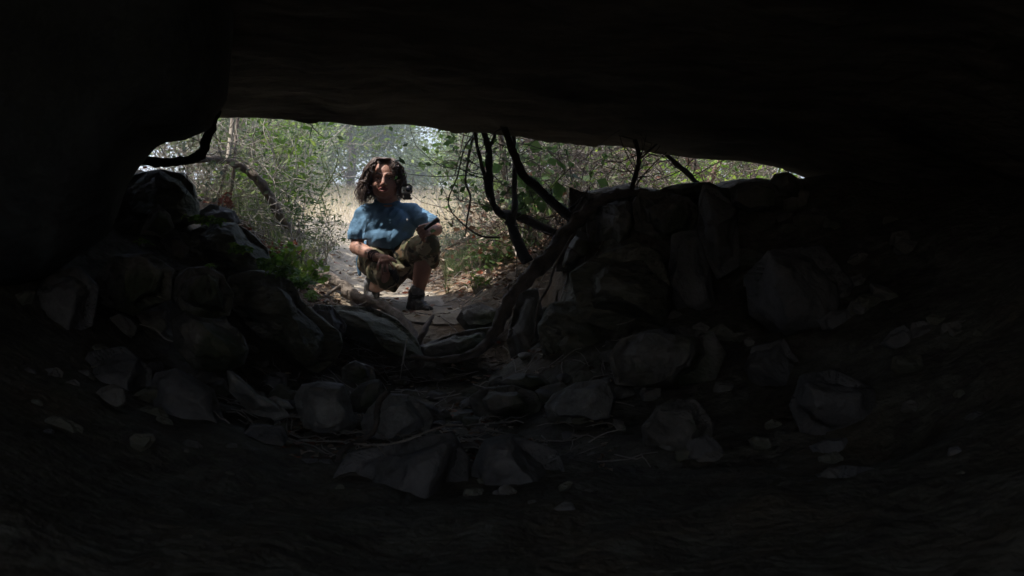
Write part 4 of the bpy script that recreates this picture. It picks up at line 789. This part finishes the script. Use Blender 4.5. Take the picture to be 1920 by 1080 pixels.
def build_person():
    bo = Blob()
    # joints (image-left = the figure's right)
    pel = P(722,488,7.14); chest = P(728,425,7.06); nb = P(728,392,7.05); hc = P(722.5,337,6.96); HS = 1.13
    sl, el, wl = P(679,404,7.06), P(668,464,7.0), P(706,482,6.80)
    sr, er, wr = P(780,404,7.04), P(817,430,6.90), P(803,432,6.72)
    hl, kl, al = P(700,490,7.10), P(726,522,6.80), P(699,540,7.12)
    hr, kr, ar = P(748,486,7.10), P(801,462,6.80), P(781,560,6.93)
    # trunk under the clothes
    bo.ell(pel, (.15,.13,.11)); bo.limb(pel, chest, .125, .14, 1.0); bo.ell(chest, (.15,.10,.12)); bo.limb(sl, sr, .045, .045); bo.limb(nb, P(725,366,7.02), .072, .066)
    # head: skull, face, jaw, cheeks, brow, nose, lips, chin, ears
    def Hd(x, y, z): return hc+Vector((x, y, z))*HS
    bo.k = HS
    bo.ell(Hd(0,.012,.022), (.079,.095,.088)); bo.ell(Hd(0,-.012,-.03), (.073,.076,.080)); bo.ell(Hd(0,-.030,-.078), (.040,.042,.030)); bo.ell(Hd(0,-.052,-.092), (.022,.020,.016))
    for sx in (-1, 1):
        bo.ell(Hd(sx*.041,-.048,-.032), (.028,.027,.028)); bo.ell(Hd(sx*.045,-.01,-.062), (.024,.036,.030)); bo.limb(Hd(sx*.012,-.086,.018), Hd(sx*.046,-.066,.020), .010, .009)
        bo.ell(Hd(sx*.076,.012,-.012), (.010,.018,.028)); bo.ell(Hd(sx*.011,-.096,-.036), (.009,.010,.008))
    bo.limb(Hd(0,-.088,.004), Hd(0,-.105,-.032), .009, .0125); bo.ell(Hd(0,-.078,-.062), (.026,.016,.020))
    bo.ell(Hd(0,-.020,-.085), (.050,.05,.024)); bo.k = 1.0
    # arms
    bo.limb(sl, el, .044, .044); bo.limb(el, el.lerp(wl, .35), .045, .045); bo.limb(el.lerp(wl, .35), wl, .045, .029, .9)
    bo.limb(sr, er, .044, .044); bo.limb(er, er.lerp(wr, .4), .044, .043); bo.limb(er.lerp(wr, .4), wr, .043, .030, .9)
    # figure's right hand resting on the thigh, fingers hanging
    pc = P(721,486,6.77); bo.limb(wl, pc, .028, .030, .62); bo.ell(pc, (.037,.020,.030)); bo.limb(P(716,491,6.755), P(730,489,6.76), .015, .015)
    for (bx, by, kx, ky, tx, ty, L) in [(711.5,490,708.5,498,708,506,0),(718,492.5,717,503,717,512,0),(724.5,492.5,726,503,727.5,511,0),(731,490,735,498,738,505,0)]:
        bo.limb(P(bx,by,6.757), P(kx,ky,6.738), .0100, .0092); bo.limb(P(kx,ky,6.738), P(tx,ty,6.745), .0092, .0076)
    bo.limb(P(728,482,6.765), P(737,486,6.75), .0125, .0108); bo.limb(P(737,486,6.75), P(743,492,6.745), .0108, .009)
    # figure's left hand closed round the torch
    pd = P(795,433,6.675); bo.limb(wr, pd, .029, .031, .8); bo.ell(pd, (.031,.026,.034)); 
    for k, (ax, ay) in enumerate([(786,428),(789,434),(792,440),(796,445)]):
        a = P(ax+10, ay-6, 6.645); b_ = P(ax+1, ay-3, 6.615); c_ = P(ax-4, ay+3, 6.630); d_ = P(ax, ay+7, 6.652)
        bo.limb(a, b_, .0108, .0102); bo.limb(b_, c_, .0102, .0095); bo.limb(c_, d_, .0095, .0085)
    bo.limb(P(797,424,6.66), P(805,420,6.628), .0125, .0105); bo.limb(P(805,420,6.628), P(811,417,6.615), .0105, .009)
    # legs
    bo.limb(hl, kl, .088, .062); bo.limb(kl, kl.lerp(al, .35), .060, .058); bo.limb(kl.lerp(al, .35), al, .058, .038)
    bo.limb(hr, kr, .088, .062); bo.limb(kr, kr.lerp(ar, .35), .058, .060); bo.limb(kr.lerp(ar, .35), ar, .060, .038)
    bo.limb(al, P(697,552,7.12), .034, .026); bo.limb(ar, P(780,572,6.93), .034, .028)
    def eye_sock(co, no):
        for sx in (-1, 1):
            e = Hd(sx*.031, -.080, .002); d = (co-e).length
            if d < .024: return Vector((0, .013*(1-d/.024), 0))
        m_ = co-Hd(0,-.092,-.061)
        if abs(m_.x) < .022 and abs(m_.z) < .009 and m_.y < .03: return Vector((0, .010*(1-abs(m_.z)/.009)*(1-(m_.x/.022)**2), 0))
        return None
    body = bo.build('person', M['skin'], None, .0040, 4, eye_sock)
    set_origin(body, P(740,590,6.95)); bpy.context.view_layer.update()
    tag(body, 'person with long wavy brown hair crouching in a blue t-shirt and camouflage shorts', 'person')
    # face details
    for sx in (-1, 1):
        T = Blob(); T.ell(Hd(sx*.031,-.066,.000), (.0125,.0125,.0065)); T.build('eye', M['white'], body, .002, 1)
        T = Blob(); T.ell(Hd(sx*.031,-.0785,.000), (.0062,.003,.0055)); T.build('iris', M['black'], body, .001, 1)
        T = Tubes(); T.add([Hd(sx*.012,-.096,.021), Hd(sx*.030,-.094,.029), Hd(sx*.050,-.076,.023)], [.0035,.0048,.002], 6); T.build('eyebrow', M['hair'], body)
    T = Tubes(); T.add(smooth_path([Hd(-.026,-.088,-.060), Hd(-.010,-.098,-.053), Hd(0,-.097,-.0555), Hd(.010,-.098,-.053), Hd(.026,-.088,-.060)]), .0042, 6); T.build('upper_lip', M['lip'], body)
    T = Tubes(); T.add(smooth_path([Hd(-.024,-.086,-.063), Hd(0,-.097,-.073), Hd(.024,-.086,-.063)]), [.003]+[.0055]*11+[.003], 6); T.build('lower_lip', M['lip'], body)
    # hair: scalp cap plus wavy locks
    rg = random.Random(12); T = Tubes(); vs, fs = ICO[4]; b0 = len(T.v)
    for v in vs:
        d = Vector(v); q = Hd(d.x*.093, .022+d.y*.106, .022+d.z*.104)
        if d.y < -.45 and d.z < .62: q = Hd(d.x*.062, -.035, .028+d.z*.08)
        q += d*.008*noise.noise(d*6); T.v.append(q)
    T.f += [tuple(b0+i for i in f) for f in fs]
    for k in range(1900):
        a = rg.uniform(-math.pi, math.pi)                        # 0 = back, +-pi = face
        front = abs(a) > 2.25
        if front and rg.random() < .45: continue
        sx, cy_ = math.sin(a), math.cos(a)
        if sx > .3 and rg.random() < .35: continue
        part = Vector((rg.uniform(-.03, .03), rg.uniform(-.055, .03), .108)); st = Hd(*part)
        out = rg.uniform(1.0, 1.28 if sx < .1 else 1.06); left = 1.2 if sx < 0 else .94
        ex_, ey_ = .082*out, .100*out; pts = [st]
        if front:
            s_ = 1 if (sx > 0 or rg.random() < .3) else -1
            pts += [Hd(s_*.045, -.070, .110), Hd(s_*.080*out, -.065, .060), Hd(s_*.088*out*(1.15 if s_ < 0 else 1), -.040, .000)]
            end = Hd(s_*(.098 if s_ < 0 else .085)*out*(1.15 if s_ < 0 else 1), -.035+rg.uniform(-.02, .03), rg.uniform(-.13, -.03))
            if rg.random() < .25: end = Hd(s_*.060, -.088, rg.uniform(.02, .05)); pts = pts[:2]+[Hd(s_*.055, -.088, .085)]
        else:
            pts += [Hd(sx*ex_*.62, .02+cy_*ey_*.62, .108*min(out, 1.12)), Hd(sx*ex_, .015+cy_*ey_, .055), Hd(sx*ex_*1.10*left, .015+cy_*ey_*1.04, -.01)]
            zb = rg.uniform(-.150, -.02) if sx < 0 else rg.uniform(-.115, .0)
            end = Hd(sx*ex_*(1.55 if sx < 0 else 1.12)*rg.uniform(.9, 1.1), .02+cy_*ey_*1.05, zb)
        pts += [pts[-1].lerp(end, .5)+Vector((rg.gauss(0, .008), rg.gauss(0, .008), 0)), end]
        q = smooth_path(pts, 6); n = len(q); ph = rg.uniform(0, 6.28); am = rg.uniform(.006, .019); fr = rg.uniform(2.0, 3.6); w2 = []
        for i, p in enumerate(q):
            t = i/(n-1); w_ = am*min(1, t*1.6); w2.append(Vector(p)+Vector((math.sin(ph+t*fr*6.28)*w_, math.cos(ph*1.3+t*fr*6.28)*w_, math.sin(ph*2+t*fr*5)*w_*.5)))
        r0 = rg.uniform(.0013, .0029); T.add(w2, [r0*(.6+.6*math.sin(math.pi*min(1, i/(n-1)*.8+.1)))*(1-.75*max(0, i/(n-1)-.7)/.3) for i in range(n)], 5, cap=False)
    T.build('hair', M['hair'], body)
    # t-shirt
    sh = Blob(); sh.limb(P(688,400,7.06), P(771,399,7.05), .068, .068, 1.1); sh.ell(P(727,391,7.06), (.125,.085,.052)); sh.ell(P(726,384,7.05), (.10,.08,.04)); sh.ell(P(727,424,7.04), (.188,.138,.135)); sh.ell(P(727,448,7.03), (.168,.152,.105))
    sh.ell(P(724,458,7.05), (.150,.150,.055)); sh.ell(P(700,480,7.22), (.11,.04,.06))
    sh.limb(P(683,404,7.06), P(670,440,7.03), .069, .066, 1.05); sh.limb(P(670,440,7.03), P(670,447,7.03), .064, .066)
    sh.limb(P(777,404,7.05), P(807,419,6.94), .069, .064); 
    sh.limb(P(672,487,7.24), P(674,515,7.22), .02, .014)
    def folds(co, no):
        q = co; d = .010*noise.noise(Vector((q.x*14+q.z*6, q.y*6, q.z*7)))+.006*noise.noise(Vector((q.x*26-q.z*10, q.y*10, q.z*22)))
        c = co-P(735,415,6.9); d -= .006*max(0, math.sin((c.x*1.0-c.z*.6)*70))*max(0, 1-abs(c.z)/.14)
        r_ = no*d
        if co.x < XZ(694, 7.05) and P(0,470,7).z < co.z < P(0,448,7).z: r_.z += (P(0,448,7).z-co.z)*.92
        return r_
    shirt = sh.build('shirt', M['shirt'], body, .006, 5, folds)
    cb = Tubes(); ring = []
    for i in range(25):
        a = 2*math.pi*i/24; ring.append(P(725.5,376,7.03)+Vector((math.cos(a)*.080, math.sin(a)*.078, math.sin(a)*.030)))
    cb.add(ring, .0055, 6, cap=False); c = cb.build('collar', M['shirt'], shirt)
    bd = Tubes(); bd.add([P(763,410,6.885), P(764,412,6.884), P(763.5,415,6.885)], [.003,.006,.003], 6); bd.build('chest_emblem', M['light_print'], shirt)
    # shorts
    so_ = Blob(); so_.ell(P(722,486,7.13), (.165,.145,.095)); so_.limb(hl, P(718,512,6.88), .105, .090); so_.limb(P(718,512,6.88), P(726,522,6.81), .088, .074); so_.limb(P(728,520,6.82), P(738,542,6.84), .062, .026); so_.ell(P(745,508,6.92), (.07,.07,.07)); so_.limb(P(748,512,6.92), P(739,538,6.88), .055, .028)
    so_.ell(P(712,476,6.98), (.11,.10,.06)); so_.ell(P(752,500,6.98), (.07,.09,.06))
    so_.limb(hr, P(795,466,6.83), .108, .092); so_.limb(P(795,466,6.83), P(802,464,6.79), .092, .082); so_.limb(P(804,470,6.80), P(808,490,6.84), .074, .050); so_.limb(P(760,478,6.95), P(775,510,6.96), .08, .05)
    def sf(co, no): return no*(.012*noise.noise(Vector((co.x*13, co.y*9, co.z*11)))+.006*noise.noise(Vector((co.x*30, co.y*18, co.z*20))))
    so_.build('shorts', M['camo'], body, .006, 5, sf)
    # socks and boots
    for a, b_, m_ in ((P(783,541,6.90), P(780,556,6.92), 'sock'), (P(696,530,7.08), P(697,540,7.11), 'sock')):
        s_ = Blob(); s_.limb(a, b_, .049, .047); s_.build('sock', M[m_], body, .004, 3)
    def boot(sh0, ank, heel, toe, up=0):
        b_ = Blob(); b_.limb(sh0, ank, .054, .052, 1.0); b_.limb(ank, heel+Vector((0,0,.025)), .050, .042); b_.limb(heel+Vector((0,0,.032)), toe+Vector((0,0,.022)), .042, .034, 1.0); b_.limb(ank, heel.lerp(toe, .55)+Vector((0,0,.045)), .050, .038); b_.ell(toe+Vector((0,0,.022)), (.036,.034,.024))
        o = b_.build('boot', M['boot'], body, .0045, 3, lambda co, no: no*.004*noise.noise(co*40))
        s_ = Blob(); s_.limb(heel+Vector((0,0,.006)), toe+Vector((0,0,.004)), .040, .037); so = s_.build('sole', M['sole'], o, .005, 2)
        zc = (heel.z+toe.z)/2+.004
        for v in so.data.vertices: v.co.z = zc+(v.co.z-zc)*.32+(v.co.y-heel.y)*0
        L_ = Tubes(); d = (toe-heel).normalized(); sd_ = d.cross(Vector((0,0,1))).normalized()
        for k in range(6):
            t = k/5; c_ = (sh0+Vector((0,-.048,-.0))).lerp(ank+Vector((0,-.046,0)), min(1, t*1.5)) if k < 4 else heel.lerp(toe, .42+.16*(k-4))+Vector((0,-.01,.078-.012*(k-4)))
            L_.add([c_-sd_*.022, c_+Vector((0,-.004,.003)), c_+sd_*.022], .0026, 5)
        L_.build('lace', M['sock'], o); return o
    boot(P(781,552,6.92), P(778,568,6.93), P(773,585,6.95), P(803,589,6.76))
    boot(P(698,538,7.13), P(697,550,7.14), P(698,556,7.17), P(697,567,7.02))
    # wristbands
    dv = (wl-el).normalized(); s1 = dv.cross(Vector((0,0,1))).normalized(); s2 = dv.cross(s1)
    for k, (t, r_) in enumerate(((.84,.037),(.90,.036),(.97,.034))):
        c_ = el.lerp(wl, t); ring = [c_+(s1*math.cos(a)+s2*math.sin(a)*.92)*r_+dv*.004*math.sin(a*2+k) for a in [2*math.pi*i/20 for i in range(21)]]
        T = Tubes(); T.add(ring, .0042, 6, .3, cap=False); T.build('wristband', M['band'], body)
    # torch in the hand
    a, b_ = P(785,437,6.645), P(822,411,6.60); ax = (b_-a).normalized(); T = Tubes()
    T.add([a, a+ax*.02, a+ax*.022, a+ax*.085, a.lerp(b_, .70), a.lerp(b_, .78), a.lerp(b_, .99), b_], [.0115,.013,.0118,.0118,.0118,.0155,.0165,.0145], 16)
    tr = thing('flashlight', 'slim black flashlight held in the hand resting on the raised knee', 'flashlight', a); bpy.context.view_layer.update()
    T.build('barrel', M['black'], tr); T = Tubes(); T.add([b_-ax*.002, b_+ax*.002], [.0125,.0125], 16); T.build('lens', M['glass'], tr)
    # small camera perched at the shoulder
    cr = thing('action_camera', 'small silver and black action camera clipped above the shoulder beside the hair', 'camera', P(762,372,6.87)); bpy.context.view_layer.update()
    def bx(name, c, s, mat, par, bev=.004, rot=0):
        bm = bmesh.new(); bmesh.ops.create_cube(bm, size=1); bmesh.ops.scale(bm, vec=s, verts=bm.verts); bmesh.ops.bevel(bm, geom=bm.edges, offset=bev, segments=2, affect='EDGES')
        bmesh.ops.rotate(bm, matrix=Matrix.Rotation(rot, 3, 'Z'), verts=bm.verts); bmesh.ops.translate(bm, vec=c, verts=bm.verts)
        me = bpy.data.meshes.new(name); bm.to_mesh(me); bm.free(); me.materials.append(M[mat]); o = bpy.data.objects.new(name, me); C.objects.link(o); o.parent = par; o.matrix_parent_inverse = par.matrix_world.inverted(); return o
    cb_ = P(762.5,356,6.87); bx('housing', cb_+Vector((.002,.006,.003)), (.068,.030,.054), 'black', cr, .006); bx('face_plate', cb_+Vector((-.001,-.010,-.002)), (.058,.006,.040), 'silver', cr, .002)
    T = Tubes(); l0 = cb_+Vector((.014,-.011,.004)); T.add([l0, l0+Vector((0,-.012,0)), l0+Vector((0,-.014,0))], [.020,.019,.016], 20); lr = T.build('lens_ring', M['black'], cr)
    T = Tubes(); T.add([l0+Vector((0,-.0142,0)), l0+Vector((0,-.016,0))], [.012,.009], 16); T.build('lens', M['glass'], cr)
    T = Tubes(); l1 = cb_+Vector((-.017,-.012,-.004)); T.add([l1, l1+Vector((0,-.003,0))], [.006,.005], 12); T.build('shutter_button', M['black'], cr)
    bx('latch', cb_+Vector((.004,-.004,.032)), (.04,.018,.008), 'black', cr, .002)
    bx('mount', cb_+Vector((.004,.0,-.036)), (.044,.030,.020), 'black', cr, .004); bx('clamp', cb_+Vector((.004,.004,-.054)), (.060,.036,.014), 'black', cr, .004)
build_person()

# ------------------------------------------------------------------ thin smoky air
def haze():
    bm = bmesh.new(); bmesh.ops.create_cube(bm, size=1)
    bmesh.ops.scale(bm, vec=(352, 352, 26), verts=bm.verts); bmesh.ops.translate(bm, vec=(0, 5, 7), verts=bm.verts)
    me = bpy.data.meshes.new('haze'); bm.to_mesh(me); bm.free()
    m = bpy.data.materials.new('haze_air'); m.use_nodes = True; nt = m.node_tree; nt.nodes.clear()
    o = nt.nodes.new('ShaderNodeOutputMaterial'); v = nt.nodes.new('ShaderNodeVolumePrincipled')
    v.inputs['Color'].default_value = (.86, .90, .98, 1); v.inputs['Density'].default_value = .009; v.inputs['Anisotropy'].default_value = .35
    nt.links.new(v.outputs[0], o.inputs['Volume']); me.materials.append(m)
    ob = bpy.data.objects.new('haze', me); C.objects.link(ob); tag(ob, 'thin pale haze hanging in the air', None, None, 'stuff')
haze()
